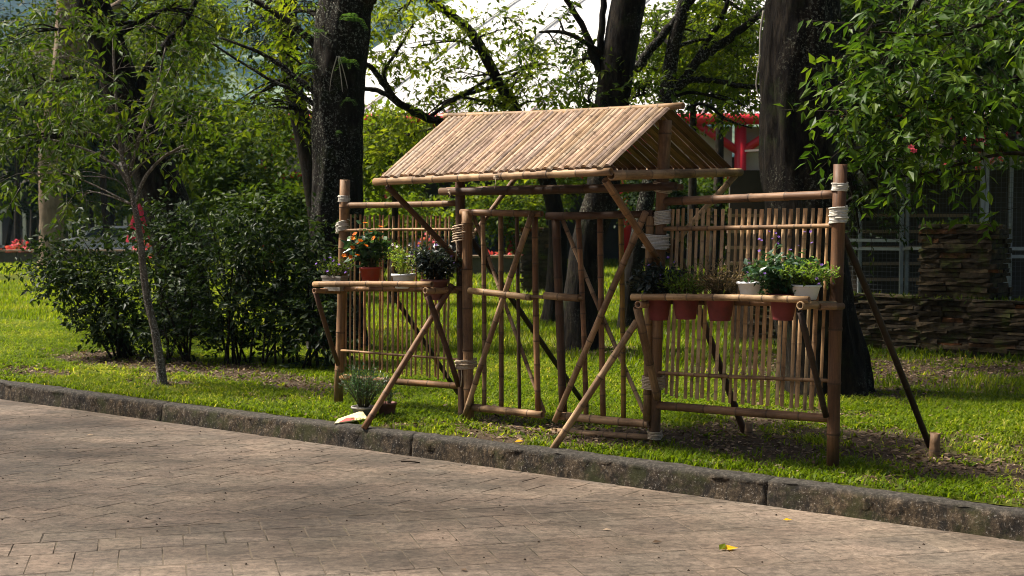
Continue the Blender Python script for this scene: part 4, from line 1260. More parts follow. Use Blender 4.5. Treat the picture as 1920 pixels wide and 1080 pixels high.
def mesh_panel(px0, Y0, px1, Y1, z0, z1, step=0.075):
    a, b = Vector((ex(px0, Y0), Y0, 0)), Vector((ex(px1, Y1), Y1, 0)); L = (b - a).length; d = (b - a).normalized(); mb = MB()
    n = int(L / step)
    for i in range(1, n): 
        p = a + d * (i * step); mb.bar((p.x, p.y, z0), (p.x, p.y, z1), 0.005, 0.005)
    k = int((z1 - z0) / step)
    for i in range(1, k): mb.bar(a + Vector((0, .006, z0 + i * step)), b + Vector((0, .006, z0 + i * step)), 0.005, 0.005)
    mb.build('wire_mesh', M['wire'], enc)
mesh_panel(1560, 22.8, 1696, 22.0, 0.05, 2.64); mesh_panel(1700, 22.0, 1838, 20.5, 0.05, 2.64); mesh_panel(1846, 20.5, 2090, 20.0, 0.05, 2.64)
mb = MB(); mb.box((7.6, 25.2, 1.3), (7.0, 0.12, 2.6)); mb.build('rear_wall', M['dark_wall'], enc)
for i in range(6):
    mb = MB(); mb.box((6.2 + 0.02 * i, 25.0, 0.25 + i * 0.3), (4.5, 0.05, 0.06)); mb.build('rear_slat', M['tan_wall'], enc)
mb = MB(); mb.add([(4.4, 20.0, 2.72), (10, 19.6, 2.72), (10, 25.3, 2.95), (4.4, 25.3, 2.95), (4.4, 20.0, 2.76), (10, 19.6, 2.76), (10, 25.3, 2.99), (4.4, 25.3, 2.99)], [(3, 2, 1, 0), (4, 5, 6, 7), (0, 1, 5, 4), (1, 2, 6, 5), (2, 3, 7, 6), (3, 0, 4, 7)])
mb.build('roof_sheet', M['dark_wall'], enc)

# ------------------------------------------------------------------ big pavilion with white roof and red steel
PY = 48.0
def pz(py, Y=PY): return EYE + (417 - py) * Y / F
pav_t = empty('pavilion', (6, PY, 0), 'large pavilion with white roof and red steel frame behind the trees', 'building')
ez = pz(222)
def roof_pt(u, v):
    """u along the eave 0..1, v up the slope 0..1"""
    x0, x1 = -8.6, 34.0
    xl = -8.6 + v * 16.0; xr = x1
    x = xl + (xr - xl) * u
    zz = ez + 10.5 * math.sin(v * 1.25) / math.sin(1.25)
    return Vector((x, PY - 0.6 + 17.0 * v, zz))
nU, nV = 14, 8
for i in range(nU):
    mb = MB(); vs_ = []
    for j in range(nV + 1):
        for du in (0.002, 0.5, 0.998):
            p = roof_pt((i + du) / nU, j / nV); vs_.append(p)
    for j in range(nV + 1):
        for du in (0.002, 0.5, 0.998):
            p = roof_pt((i + du) / nU, j / nV); vs_.append(p - Vector((0, 0, 0.12)))
    m = 3 * (nV + 1); fs_ = []
    for j in range(nV):
        for k in (0, 1):
            a = j * 3 + k
            fs_ += [(a, a + 1, a + 4, a + 3), (m + a, m + a + 3, m + a + 4, m + a + 1)]
        fs_ += [(j * 3, j * 3 + 3, m + j * 3 + 3, m + j * 3), (j * 3 + 2, m + j * 3 + 2, m + j * 3 + 5, j * 3 + 5)]
    fs_ += [(0, m, m + 1, 1), (1, m + 1, m + 2, 2)]
    mb.add(vs_, fs_, smooth=False); mb.build('roof_panel', M['roof_white'], pav_t)
    if i:
        mb = MB(); P = [roof_pt(i / nU, j / nV) + Vector((0, -0.02, 0.05)) for j in range(nV + 1)]
        mb.tube(P, 0.035, 5); mb.build('roof_seam', M['roof_white'], pav_t)
# left end of the roof falls back
mb = MB(); a = [roof_pt(0, j / nV) for j in range(nV + 1)]; b = [Vector((p.x - 1.2, p.y + 9, ez - 0.2)) for p in a]
mb.add(a + b, [(j, nV + 1 + j, nV + 2 + j, j + 1) for j in range(nV)]); mb.build('roof_end', M['roof_white'], pav_t)
def red(p, q, r, nm='red_beam'):
    mb = MB(); mb.tube([p, q], r, 10); mb.build(nm, M['red_paint'], pav_t)
red((-8.8, PY - 0.7, ez - 0.10), (34, PY - 0.7, ez - 0.10), 0.20)
red((-8.8, PY - 0.2, pz(330)), (34, PY - 0.2, pz(330)), 0.13)
for i, px in enumerate((505, 735, 960, 1170, 1383, 1600, 1830, 2060)):
    x = (px - 960) / F * PY
    red((x, PY - 0.4, 0), (x, PY - 0.4, ez - 0.15), 0.22, 'red_column')
    red((x - 0.05, PY - 0.4, pz(290)), (x + 1.6, PY - 0.45, ez - 0.2), 0.15, 'red_brace')
    red((x + 0.05, PY - 0.4, pz(290)), (x - 1.6, PY - 0.45, ez - 0.2), 0.15, 'red_brace')
    mb = MB(); mb.box((x + 2.05, PY, (ez - 0.3 + pz(330)) / 2), (3.6, 0.10, ez - 0.35 - pz(330))); mb.build('wall_panel', M['panel_pink'], pav_t)
# woven-pattern frieze over the right hand bays
fz0, fz1 = pz(322), pz(268)
for i in range(7):
    x = (1836 - 960) / F * (PY - 1.0) + i * 1.15; fm = (fz0 + fz1) / 2; hh = (fz1 - fz0)
    mb = MB(); mb.box((x + 0.56, PY - 1.0, fm), (1.12, 0.06, hh)); fb = mb.build('frieze_panel', M['dark_wall'], pav_t)
    for mat_, wd, dy in (('panel_pink', 0.20, 0.045), ('red_paint', 0.11, 0.065)):
        mb = MB()
        mb.bar((x + 0.08, PY - 1.0 - dy, fz0 + .05), (x + 1.04, PY - 1.0 - dy, fz1 - .05), wd, 0.02, up=Vector((0, 1, 0)))
        mb.build('woven_stripe', M[mat_], fb)
        mb = MB()
        mb.bar((x + 0.08, PY - 1.004 - dy, fz1 - .05), (x + 1.04, PY - 1.004 - dy, fz0 + .05), wd, 0.02, up=Vector((0, 1, 0)))
        mb.build('woven_stripe', M[mat_], fb)
mb = MB(); mb.box((12, PY + 9, 2.2), (44, 0.3, 4.4)); mb.build('rear_wall', M['dark_wall'], pav_t)

# ------------------------------------------------------------------ house, planter walls, cars, cone, parasol in the distance
hs = empty('house', at(150, 440, 68), 'dark low house with white window frames behind the tan tree trunk', 'house')
hb = at(60, 417, 68); 
mb = MB(); mb.box((-23.5, 71, 1.8), (15, 4, 3.6)); mb.build('wall', M['dark_wall'], hs)
mb = MB(); mb.box((-21.4, 68.96, 2.55), (3.6, 0.08, 0.5)); mb.build('lintel_panel', M['tan_wall'], hs)
mb = MB(); mb.add([(-31.5, 68.2, 3.5), (-15.5, 68.2, 3.5), (-17, 71, 5.0), (-30, 71, 5.0), (-31.5, 73.6, 3.5), (-15.5, 73.6, 3.5)], [(0, 1, 2, 3), (3, 2, 5, 4), (1, 5, 2), (0, 3, 4), (0, 4, 5, 1)]); mb.build('roof', M['dark_wall'], hs)
for wx in (-28.6, -25.8, -22.2, -20.6):
    mb = MB(); mb.box((wx, 68.97, 1.3), (1.2, 0.06, 1.7)); w_ = mb.build('window', M['dark_glass'], hs)
    fr = MB()
    for dx in (-0.62, 0.62): fr.box((wx + dx, 68.94, 1.3), (0.16, 0.10, 1.9))
    for dz in (-0.92, 0.92): fr.box((wx, 68.935, 1.3 + dz), (1.4, 0.09, 0.14))
    fr.build('window_frame', M['white_paint'], w_)

M['concrete_dark'] = plain('old_concrete', (0.10, 0.09, 0.075), 0.9, 0.2, 0.3, 3, 0.3)
def planter(name, label, x0, x1, Y, h, th=0.4):
    n = max(2, int((x1 - x0) / 1.5)); t = empty(name, ((x0 + x1) / 2, Y, 0), label, 'wall')
    for i in range(n):
        a, b = x0 + (x1 - x0) * i / n, x0 + (x1 - x0) * (i + 1) / n
        mb = MB(); mb.box(((a + b) / 2, Y, h / 2 - 0.03), (b - a - 0.02, th, h - 0.06)); mb.build('wall_block', M['concrete_dark'], t)
    mb = MB(); mb.box(((x0 + x1) / 2, Y - 0.02, h - 0.005), (x1 - x0 + 0.1, th + 0.1, 0.07)); mb.build('coping', M['tan_wall'], t)
planter('planter_wall', 'low dark retaining wall at the far edge of the lawn under the traffic cone', -24, -14.5, 52, 0.52)
planter('planter_wall', 'low dark wall with pale coping behind the gate door', -2.2, 0.6, 41, 0.58)

def car(name, label, loc, yaw, paint):
    t = empty(name, loc, label, 'car', 'parked cars beyond the lawn'); t.rotation_euler = (0, 0, yaw)
    prof = [(-2.15, 0.35), (-2.2, 0.65), (-2.1, 0.92), (-1.75, 0.98), (-1.25, 1.38), (-0.9, 1.46), (0.35, 1.46), (0.65, 1.38), (1.15, 0.98), (1.95, 0.86), (2.15, 0.66), (2.2, 0.38), (2.1, 0.25), (-2.05, 0.25)]
    mb = MB(); k = len(prof); rows = []
    for yy, sc in ((-0.86, 0.0), (-0.78, 1.0), (0.78, 1.0), (0.86, 0.0)):
        for x, z in prof:
            zz = z; y2 = yy
            if z > 1.0: y2 = yy * (1 - 0.28 * (z - 1.0) / 0.46)
            if sc == 0.0: zz = 0.25 + (z - 0.25) * 0.96; x = x * 0.98
            mb.v.append((x, y2, zz)); mb.a.append(0)
    for r_ in range(3):
        for i in range(k): mb.f.append((r_ * k + i, r_ * k + (i + 1) % k, (r_ + 1) * k + (i + 1) % k, (r_ + 1) * k + i)); mb.sm.append(True); mb.mi.append(0)
    mb.f += [tuple(reversed(range(k))), tuple(range(3 * k, 4 * k))]; mb.sm += [False] * 2; mb.mi += [0] * 2
    body = link('body', mb.mesh('body', paint), t); body.matrix_parent_inverse = Matrix()
    def part(nm, mb_, m_):
        o = link(nm, mb_.mesh(nm, m_), t); o.matrix_parent_inverse = Matrix(); return o
    for s in (-1, 1):
        g = MB(); g.add([(-1.22, s * 0.835, 1.0), (-0.05, s * 0.845, 1.0), (-0.05, s * 0.70, 1.37), (-0.92, s * 0.70, 1.37)], [(0, 1, 2, 3)]); part('side_window', g, M['dark_glass'])
        g = MB(); g.add([(0.02, s * 0.845, 1.0), (1.0, s * 0.835, 1.0), (0.58, s * 0.70, 1.35), (0.02, s * 0.70, 1.37)], [(0, 1, 2, 3)]); part('side_window', g, M['dark_glass'])
        g = MB(); g.box((2.1, s * 0.6, 0.70), (0.14, 0.34, 0.13)); part('headlight', g, M['white_paint'])
        g = MB(); g.box((-2.12, s * 0.6, 0.80), (0.12, 0.32, 0.14)); part('tail_light', g, M['red_paint'])
        for wx in (-1.32, 1.35):
            g = MB(); g.tube([(wx, s * 0.68, 0.31), (wx, s * 0.89, 0.31)], 0.31, 18); w_ = part('wheel', g, M['rubber'])
            g = MB(); g.tube([(wx, s * 0.87, 0.31), (wx, s * 0.905, 0.31)], 0.19, 14); o = link('rim', g.mesh('rim', M['metal']), w_); o.matrix_parent_inverse = Matrix()
    g = MB(); g.add([(0.72, -0.60, 1.36), (0.72, 0.60, 1.36), (1.13, 0.70, 1.01), (1.13, -0.70, 1.01)], [(0, 3, 2, 1)]); part('windscreen', g, M['dark_glass'])
    g = MB(); g.add([(-1.30, -0.60, 1.37), (-1.30, 0.60, 1.37), (-1.76, 0.70, 1.01), (-1.76, -0.70, 1.01)], [(0, 1, 2, 3)]); part('rear_window', g, M['dark_glass'])
    return t
car('parked_car', 'white parked car half hidden behind the dark shrubs', (-17.6, 58, 0), R(200), M['car_white'])
car('parked_car', 'dark parked car seen through the gate door', (-0.9, 50, 0), R(184), M['car_dark'])
car('parked_car', 'silver white parked car seen between the slats of the shelf panel', (-4.4, 52, 0), R(176), M['car_white'])

ct = empty('traffic_cone', at(9, 470, 53.5), 'orange and white traffic cone standing on the far retaining wall', 'cone')
cb = Vector((ex(9, 53), 52.0, 0.56))
for z0, z1, m_ in ((0.03, 0.22, 'orange'), (0.22, 0.36, 'white_paint'), (0.36, 0.48, 'orange'), (0.48, 0.58, 'white_paint'), (0.58, 0.78, 'orange')):
    f_ = lambda z: 0.17 - 0.14 * z / 0.78
    mb = MB(); mb.lathe([(f_(z0), z0), (f_(z1), z1)], 16, c=cb); mb.build('cone_band', M[m_], ct)
mb = MB(); mb.box(cb + Vector((0, 0, 0.015)), (0.42, 0.42, 0.03)); mb.build('base', M['orange'], ct)

# closed red parasol and its hanging cloth
ub = at(262, 440, 54); ub.z = 0
pt = empty('closed_parasol', ub, 'closed red parasol with hanging folds beside the white car', 'parasol')
mb = MB(); mb.tube([ub, ub + Vector((0, 0, 2.35))], 0.03, 8); mb.build('pole', M['metal'], pt)
mb = MB(); prof = [(0.01, 2.40), (0.10, 2.25), (0.20, 1.9), (0.30, 1.45), (0.36, 1.0), (0.40, 0.85)]; vs_ = []; n = 20
for r_, z in prof:
    for j in range(n):
        a = 2 * math.pi * j / n; q = r_ * (1 + 0.28 * (j % 2) + 0.35 * max(0, -math.cos(a)) * (2.4 - z) / 1.5)
        vs_.append((ub.x + q * math.cos(a), ub.y + q * math.sin(a), z - 0.05 * (j % 2)))
mb.add(vs_, [(i * n + j, i * n + (j + 1) % n, (i + 1) * n + (j + 1) % n, (i + 1) * n + j) for i in range(5) for j in range(n)]); mb.build('cloth', M['red_cloth'], pt)

def azalea(label, c, rad, n):
    t = empty('flowering_shrub', c, label, 'shrub', 'pink flowering shrubs')
    lv = Leaves(); sprays(lv, None, c + Vector((0, 0, rad[2])), rad, n, L=0.25, per=7, leaf=0.10, fine=False); lv.build('foliage', M['leaf_mid'], t)
    lv = Leaves(); sprays(lv, None, c + Vector((0, -0.15, rad[2] * 1.15)), rad, int(n * 0.7), L=0.2, per=6, leaf=0.13, wid=0.8, fine=False, shell=0.8); lv.build('blossom', M['fl_pink'], t)
    mb = MB()
    for _ in range(5): mb.tube([c, c + Vector((rnd.uniform(-.5, .5) * rad[0], rnd.uniform(-.3, .3), rad[2]))], 0.02, 5)
    mb.build('stems', M['bark_plain'], t)
azalea('pink flowering shrub beside the traffic cone', Vector((ex(40, 53), 53.2, 0.35)), (0.5, 0.4, 0.22), 50)
azalea('pink flowering shrub above the pale coping in front of the dark car', Vector((0.05, 42, 0.30)), (0.9, 0.4, 0.16), 60)
azalea('pink flowering shrub glimpsed behind the dusky potted bush on the shelf', Vector((ex(805, 44), 44, 0.9)), (0.3, 0.3, 0.14), 16)
azalea('small pink flowering shrub in front of the white car', Vector((ex(305, 50), 50, 0.3)), (1.0, 0.4, 0.3), 40)

# ------------------------------------------------------------------ trees
V3 = Vector
kw_y = dict(L=0.5, per=10, leaf=0.125, droop=0.22, tint=(0.35, 1.0), fine=True)
kw_s = dict(L=0.5, per=10, leaf=0.11, droop=0.25)
# A: lichen-covered trunk left of the gate
A = tree('broadleaf_tree', 'thick dark trunk with pale lichen just left of the gate', 'tree',
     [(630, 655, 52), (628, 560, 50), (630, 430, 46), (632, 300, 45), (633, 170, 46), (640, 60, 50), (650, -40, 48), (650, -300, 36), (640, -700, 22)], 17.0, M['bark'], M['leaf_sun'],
     [(at(560, 120, 17.5), (0.55, 0.5, 0.35), 34, kw_s), (at(520, 200, 17.8), (0.6, 0.5, 0.3), 36, kw_s), (at(470, 185, 17.9), (0.45, 0.4, 0.25), 22, kw_s), (at(520, 40, 18), (0.6, 0.6, 0.45), 40, kw_s),
      (at(565, 20, 17), (0.35, 0.4, 0.4), 30, kw_s),
      (V3((-0.4, 15.5, 9.5)), (2.2, 2.0, 0.9), 190, dict(L=0.6, per=9, leaf=0.16)), (V3((-4.0, 18.5, 9.8)), (2.2, 2.0, 0.9), 60, dict(L=0.6, per=9, leaf=0.16)), (V3((-1.5, 19.5, 10.5)), (2.2, 2.0, 1.0), 170, dict(L=0.6, per=9, leaf=0.16)), (V3((-0.7, 13.9, 7.0)), (1.2, 0.7, 1.0), 120, dict(L=0.6, per=9, leaf=0.16)), (V3((1.2, 17.0, 10.8)), (2.0, 1.8, 0.9), 150, dict(L=0.6, per=9, leaf=0.16))],  # the lowest of these high clusters is added, unseen, to shade the massive trunk
     limbs=[[(668, 20, 26, 17.0), (705, -60, 24, 16.6), (760, -200, 18, 16.2), (800, -420, 10, 16)], [(615, 190, 9), (560, 150, 6), (500, 105, 4), (410, 70, 2)], [(618, 110, 8), (540, 40, 6), (440, -20, 4)], [(615, 215, 7), (560, 175, 4), (490, 140, 3), (395, 80, 1.5)]], sides=56)
# ferns and pale aerial roots on that trunk
def fern(t, p, n, L, out):
    lv = Leaves()
    for i in range(n):
        a = rnd.uniform(-1.2, 1.2); d = (out + V3((math.sin(a), 0, rnd.uniform(-.2, .6)))).normalized()
        P, _ = curve([(p, 1), (p + d * L * 0.5 + V3((0, 0, 0.08 * L)), 1), (p + d * L + V3((0, 0, -0.35 * L)), 1)], 5)
        P = np.array([list(q) for q in P]); D = np.gradient(P, axis=0); s = unit(np.cross(D, [0, 0, 1.0]))
        for sg in (1, -1): lv.put(P, s * sg + unit(D) * 0.5, np.repeat([[0, -0.2, 1.0]], len(P), 0), L * 0.32 * np.linspace(1, 0.3, len(P)), L * 0.11, rng.random(len(P)))
    lv.build('fern', M['fern'], t)
fern(A, at(652, 118, 16.62), 6, 0.22, V3((0.1, -1, 0))); fern(A, at(600, 60, 16.7), 6, 0.25, V3((-0.8, -0.8, 0))); fern(A, at(660, 40, 16.6), 7, 0.30, V3((0.5, -1, 0))); fern(A, at(590, 130, 16.75), 5, 0.25, V3((-1, -0.5, 0))); fern(A, at(655, 190, 16.62), 4, 0.16, V3((0.2, -1, 0))); fern(A, at(640, 250, 16.62), 3, 0.12, V3((0.2, -1, 0)))
def roots(t, paths, Y, r=0.008):
    for pth in paths:
        mb = MB(); P, Rr = curve([(at(x, y, Y), r) for x, y in pth], 5); mb.tube(P, [r * (1 - 0.6 * i / len(P)) for i in range(len(P))], 5); mb.build('aerial_root', M['root'], t)
roots(A, [[(632, 105), (622, 140), (618, 170)], [(634, 105), (640, 150), (642, 172)], [(636, 105), (646, 140), (652, 166)], [(590, 30), (600, 60), (618, 74)], [(625, 5), (632, 15), (640, 22)]], 16.60)

# slim grey trunk behind it
tree('broadleaf_tree', 'slim grey trunk leaning behind the lichen-covered tree', 'tree', [(612, 620, 20), (600, 460, 17), (583, 330, 17), (565, 230, 17), (545, 130, 18), (540, 0, 17), (560, -200, 12)], 20.0, M['bark_plain'], M['leaf_dark'],
     [(at(520, 60, 20.5), (0.5, 0.5, 0.5), 50, kw_s), (at(545, 130, 20.5), (0.4, 0.4, 0.5), 46, kw_s), (at(500, 10, 20), (0.6, 0.5, 0.4), 40, kw_s)], sides=14)

# B: great trunk behind the right panel
B = tree('broadleaf_tree', 'massive dark mossy trunk behind the slatted panel with hanging pots', 'tree',
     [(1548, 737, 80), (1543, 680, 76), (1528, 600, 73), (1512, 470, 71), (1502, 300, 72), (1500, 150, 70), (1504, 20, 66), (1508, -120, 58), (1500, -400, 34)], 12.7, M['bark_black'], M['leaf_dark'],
     [(V3((2.0, 13.6, 6.9)), (2.0, 1.6, 0.8), 150, dict(L=0.6, per=9, leaf=0.15)), (V3((4.5, 12.4, 7.2)), (2.2, 1.9, 0.9), 170, dict(L=0.6, per=9, leaf=0.15)), (V3((3.2, 15.6, 7.0)), (2.0, 1.8, 0.9), 170, dict(L=0.6, per=9, leaf=0.15)), (V3((0.6, 14.6, 7.4)), (1.3, 1.3, 0.7), 60, dict(L=0.6, per=9, leaf=0.15)),
      (at(1640, 90, 14.5), (0.8, 0.7, 0.5), 70, dict(L=0.4, per=9, leaf=0.085)), (at(1740, 40, 14.5), (0.9, 0.7, 0.5), 70, dict(L=0.4, per=9, leaf=0.085)), (at(1640, 250, 15), (0.7, 0.6, 0.6), 90, dict(L=0.4, per=9, leaf=0.085)), (at(1620, 380, 15.5), (0.5, 0.5, 0.45), 60, dict(L=0.4, per=9, leaf=0.085))],
     limbs=[[(1500, 60, 22), (1560, -40, 18), (1640, -130, 12), (1760, -260, 6)]], sides=64)
roots(B, [[(1432, 20), (1426, 60), (1424, 110), (1418, 160), (1428, 195)]], 12.55, 0.012)

# C: three trunks seen above and through the gate
tree('broadleaf_tree', 'leaning dark trunk behind the gate roof, thickest of the three there', 'tree',
     [(1085, 655, 36), (1088, 570, 32), (1103, 450, 30), (1128, 360, 31), (1143, 230, 34), (1158, 120, 32), (1176, 10, 31), (1205, -140, 26), (1230, -380, 15)], 17.0, M['bark_black'], M['leaf_mid'],
     [(at(1010, 60, 17), (0.4, 0.4, 0.4), 22, kw_s), (at(1095, 120, 17.2), (0.3, 0.3, 0.35), 22, kw_s), (at(1110, 170, 17), (0.35, 0.3, 0.25), 26, kw_s), (at(1215, 175, 16.8), (0.4, 0.3, 0.2), 24, kw_s),
      (V3((2.6, 17.6, 7.6)), (1.7, 1.6, 0.7), 110, dict(L=0.6, per=9, leaf=0.15)), (V3((0.8, 18.8, 8.4)), (1.4, 1.5, 0.7), 60, dict(L=0.6, per=9, leaf=0.15))],
     limbs=[[(1150, 170, 16), (1118, 120, 9), (1098, 60, 6), (1062, 0, 5), (1030, -60, 3)], [(1138, 190, 8), (1125, 100, 7), (1132, 0, 6), (1130, -80, 4)]], sides=20)
tree('broadleaf_tree', 'curved slender tree arching left above the gate roof ridge', 'tree',
     [(1035, 602, 20), (1046, 490, 18), (1042, 400, 16), (1012, 300, 14), (966, 206, 11), (938, 160, 10), (912, 110, 10), (885, 64, 9), (845, 28, 8), (796, -8, 7), (740, -60, 5)], 21.5, M['bark_black'], M['leaf_sun'],
     [(at(770, 90, 21.5), (0.75, 0.6, 0.4), 47, kw_y), (at(860, 150, 21.8), (0.7, 0.6, 0.3), 47, kw_y), (at(930, 60, 21), (0.7, 0.6, 0.35), 47, kw_y), (at(720, 60, 21.5), (0.6, 0.6, 0.5), 47, kw_y), (at(800, 215, 22), (0.7, 0.5, 0.25), 53, kw_y), (at(1010, 190, 21.5), (0.6, 0.5, 0.28), 53, kw_y), (at(900, 200, 22), (0.5, 0.5, 0.2), 37, kw_y), (at(740, 260, 22.5), (0.6, 0.5, 0.45), 94, kw_y), (at(1040, 120, 21.5), (0.5, 0.4, 0.35), 40, kw_y), (at(760, 20, 21), (0.8, 0.6, 0.35), 56, kw_y), (at(1000, 140, 21.2), (0.6, 0.4, 0.3), 31, kw_y)],
     limbs=[[(1005, 290, 9), (905, 262, 8), (840, 235, 8), (800, 220, 8), (742, 188, 7), (700, 130, 5), (676, 116, 4)], [(742, 188, 4), (720, 140, 4), (745, 95, 3), (775, 45, 2)], [(800, 222, 4), (880, 170, 3.5), (940, 140, 3), (1010, 115, 2)], [(742, 190, 5), (715, 172, 5), (678, 165, 4)], [(938, 160, 4), (850, 185, 3), (820, 210, 2)]], sides=14)
C3 = tree('broadleaf_tree', 'slim pale-flecked trunk rising behind the peak of the gate roof', 'tree',
     [(1178, 622, 20), (1186, 520, 17), (1206, 400, 15), (1228, 300, 14), (1248, 190, 14), (1262, 90, 13), (1284, -5, 12), (1300, -150, 9), (1310, -350, 5)], 19.8, M['bark'], M['leaf_sun'],
     [(at(1310, 60, 20.5), (0.65, 0.6, 0.5), 127, kw_s), (at(1385, 110, 20.5), (0.6, 0.6, 0.35), 102, kw_s), (at(1230, 70, 21), (0.5, 0.5, 0.5), 102, kw_s), (at(1340, 160, 21), (0.6, 0.5, 0.22), 68, kw_s), (at(1390, 20, 20), (0.5, 0.5, 0.4), 68, kw_s), (at(1220, 140, 21.5), (0.4, 0.4, 0.3), 68, kw_s), (at(1400, 200, 20), (0.3, 0.4, 0.2), 23, kw_s), (at(1310, 110, 21.5), (0.6, 0.5, 0.3), 85, kw_s),
      (V3((3.0, 20.5, 7.2)), (1.7, 1.6, 0.8), 90, dict(L=0.6, per=9, leaf=0.15))],
     limbs=[[(1246, 190, 9), (1280, 150, 8), (1320, 105, 9), (1370, 72, 8), (1425, 25, 6), (1470, -20, 5)], [(1290, 140, 6), (1322, 85, 5), (1350, 40, 5), (1372, -20, 3)], [(1262, 155, 6), (1330, 150, 5), (1380, 160, 5), (1425, 163, 4)], [(1195, 130, 10), (1220, 90, 9), (1265, 40, 7), (1300, 0, 5)], [(1285, 205, 3), (1320, 195, 3), (1365, 225, 2.5), (1410, 240, 1.5)]], sides=14)

# D: leaning dark trunk on the left
tree('broadleaf_tree', 'dark thick trunk leaning left above the shrubs', 'tree',
     [(352, 628, 52), (338, 500, 46), (312, 385, 42), (283, 310, 38), (258, 250, 34), (228, 170, 34), (198, 80, 33), (168, 0, 33), (125, -130, 28), (80, -330, 18)], 19.0, M['bark_black'], M['leaf_mid'],
     [(at(60, 60, 18.5), (0.9, 0.8, 0.6), 100, kw_s), (at(40, 170, 19), (0.9, 0.8, 0.6), 100, kw_s), (at(110, 230, 20), (0.7, 0.7, 0.5), 60, kw_s), (at(30, 280, 19.5), (0.7, 0.7, 0.5), 70, kw_s), (at(320, 60, 20), (0.8, 0.7, 0.5), 80, kw_s), (at(360, 20, 19), (0.6, 0.6, 0.4), 60, dict(L=0.45, per=9, leaf=0.085, tint=(0.4, 1))), (at(250, 20, 19), (0.6, 0.6, 0.4), 50, kw_s),
      (V3((-8.5, 19.0, 7.0)), (2.0, 1.8, 0.9), 50, dict(L=0.6, per=9, leaf=0.16)), (V3((-6.0, 16.5, 7.6)), (1.8, 1.6, 0.8), 45, dict(L=0.6, per=9, leaf=0.16)), (V3((-6.2, 21.5, 8.0)), (2.0, 1.7, 0.9), 40, dict(L=0.6, per=9, leaf=0.16))],
     limbs=[[(245, 200, 12), (290, 110, 9), (340, 50, 6), (380, -20, 4)]], sides=22)
# E: smooth tan trunk far left
tree('broadleaf_tree', 'smooth tan trunk standing beyond the lawn on the far left', 'tree',
     [(95, 498, 26), (97, 440, 22), (95, 360, 21), (93, 280, 20), (105, 200, 18), (118, 100, 17), (124, 0, 16), (128, -120, 13)], 47.0, M['bark_smooth'], M['leaf_mid'],
     [(at(60, 100, 47), (2.2, 1.6, 1.3), 130, dict(L=0.8, per=8, leaf=0.2, fine=False)), (at(150, 160, 48), (2.0, 1.6, 1.3), 130, dict(L=0.8, per=8, leaf=0.2, fine=False)), (at(30, 220, 48), (2.0, 1.5, 1.4), 130, dict(L=0.8, per=8, leaf=0.2, fine=False)), (at(170, 20, 48), (2.0, 1.5, 1.3), 100, dict(L=0.8, per=8, leaf=0.2, fine=False))],
     limbs=[[(108, 160, 10), (140, 90, 9), (180, 40, 8), (235, 0, 6)], [(95, 270, 8), (78, 245, 6), (82, 230, 4)]], sides=16)

# F: sapling before the shrubs
kw_f = dict(L=0.36, per=8, leaf=0.105, wid=0.38, droop=0.45, tint=(0.1, 1.0), tr=0.0025)
Fs = tree('young_tree', 'slender pale-barked young tree with drooping leaves in front of the shrubs', 'tree',
     [(306, 724, 9), (300, 680, 8), (290, 620, 7.5), (276, 560, 7), (268, 500, 6.5), (262, 440, 6), (252, 385, 5.5), (240, 335, 5), (228, 290, 4), (222, 240, 3), (215, 150, 2.5), (212, 60, 2)], 13.3, M['bark_pale'], M['leaf_sap'],
     [(at(x, y, 13.3 + dy), (rx_, 0.42, rz_), n, kw_f) for x, y, dy, rx_, rz_, n in
      [(215, 200, 0, 0.50, 0.36, 30), (300, 230, .2, 0.50, 0.30, 27), (140, 190, -.1, 0.48, 0.32, 26), (340, 190, -.2, 0.40, 0.28, 16), (285, 125, 0.1, 0.42, 0.30, 16), (130, 110, .2, 0.40, 0.36, 11), (90, 250, .1, 0.42, 0.30, 17), (345, 285, .1, 0.30, 0.14, 6), (235, 280, -.1, 0.24, 0.12, 5), (55, 330, 0, 0.36, 0.26, 13), (300, 60, .1, 0.4, 0.3, 11), (120, 40, 0, .5, .3, 15), (30, 130, .2, .4, .4, 15), (130, 330, 0, .3, .22, 9), (150, 375, .3, .22, .16, 5), (395, 235, .1, .25, .2, 6)]],
     limbs=[[(252, 385, 4), (268, 340, 3.5), (300, 300, 3), (350, 270, 2)], [(244, 350, 4), (215, 310, 3), (160, 280, 2.2), (90, 260, 1.5)], [(240, 335, 3.5), (262, 260, 3), (290, 180, 2.4), (310, 90, 1.5)]], sides=12)

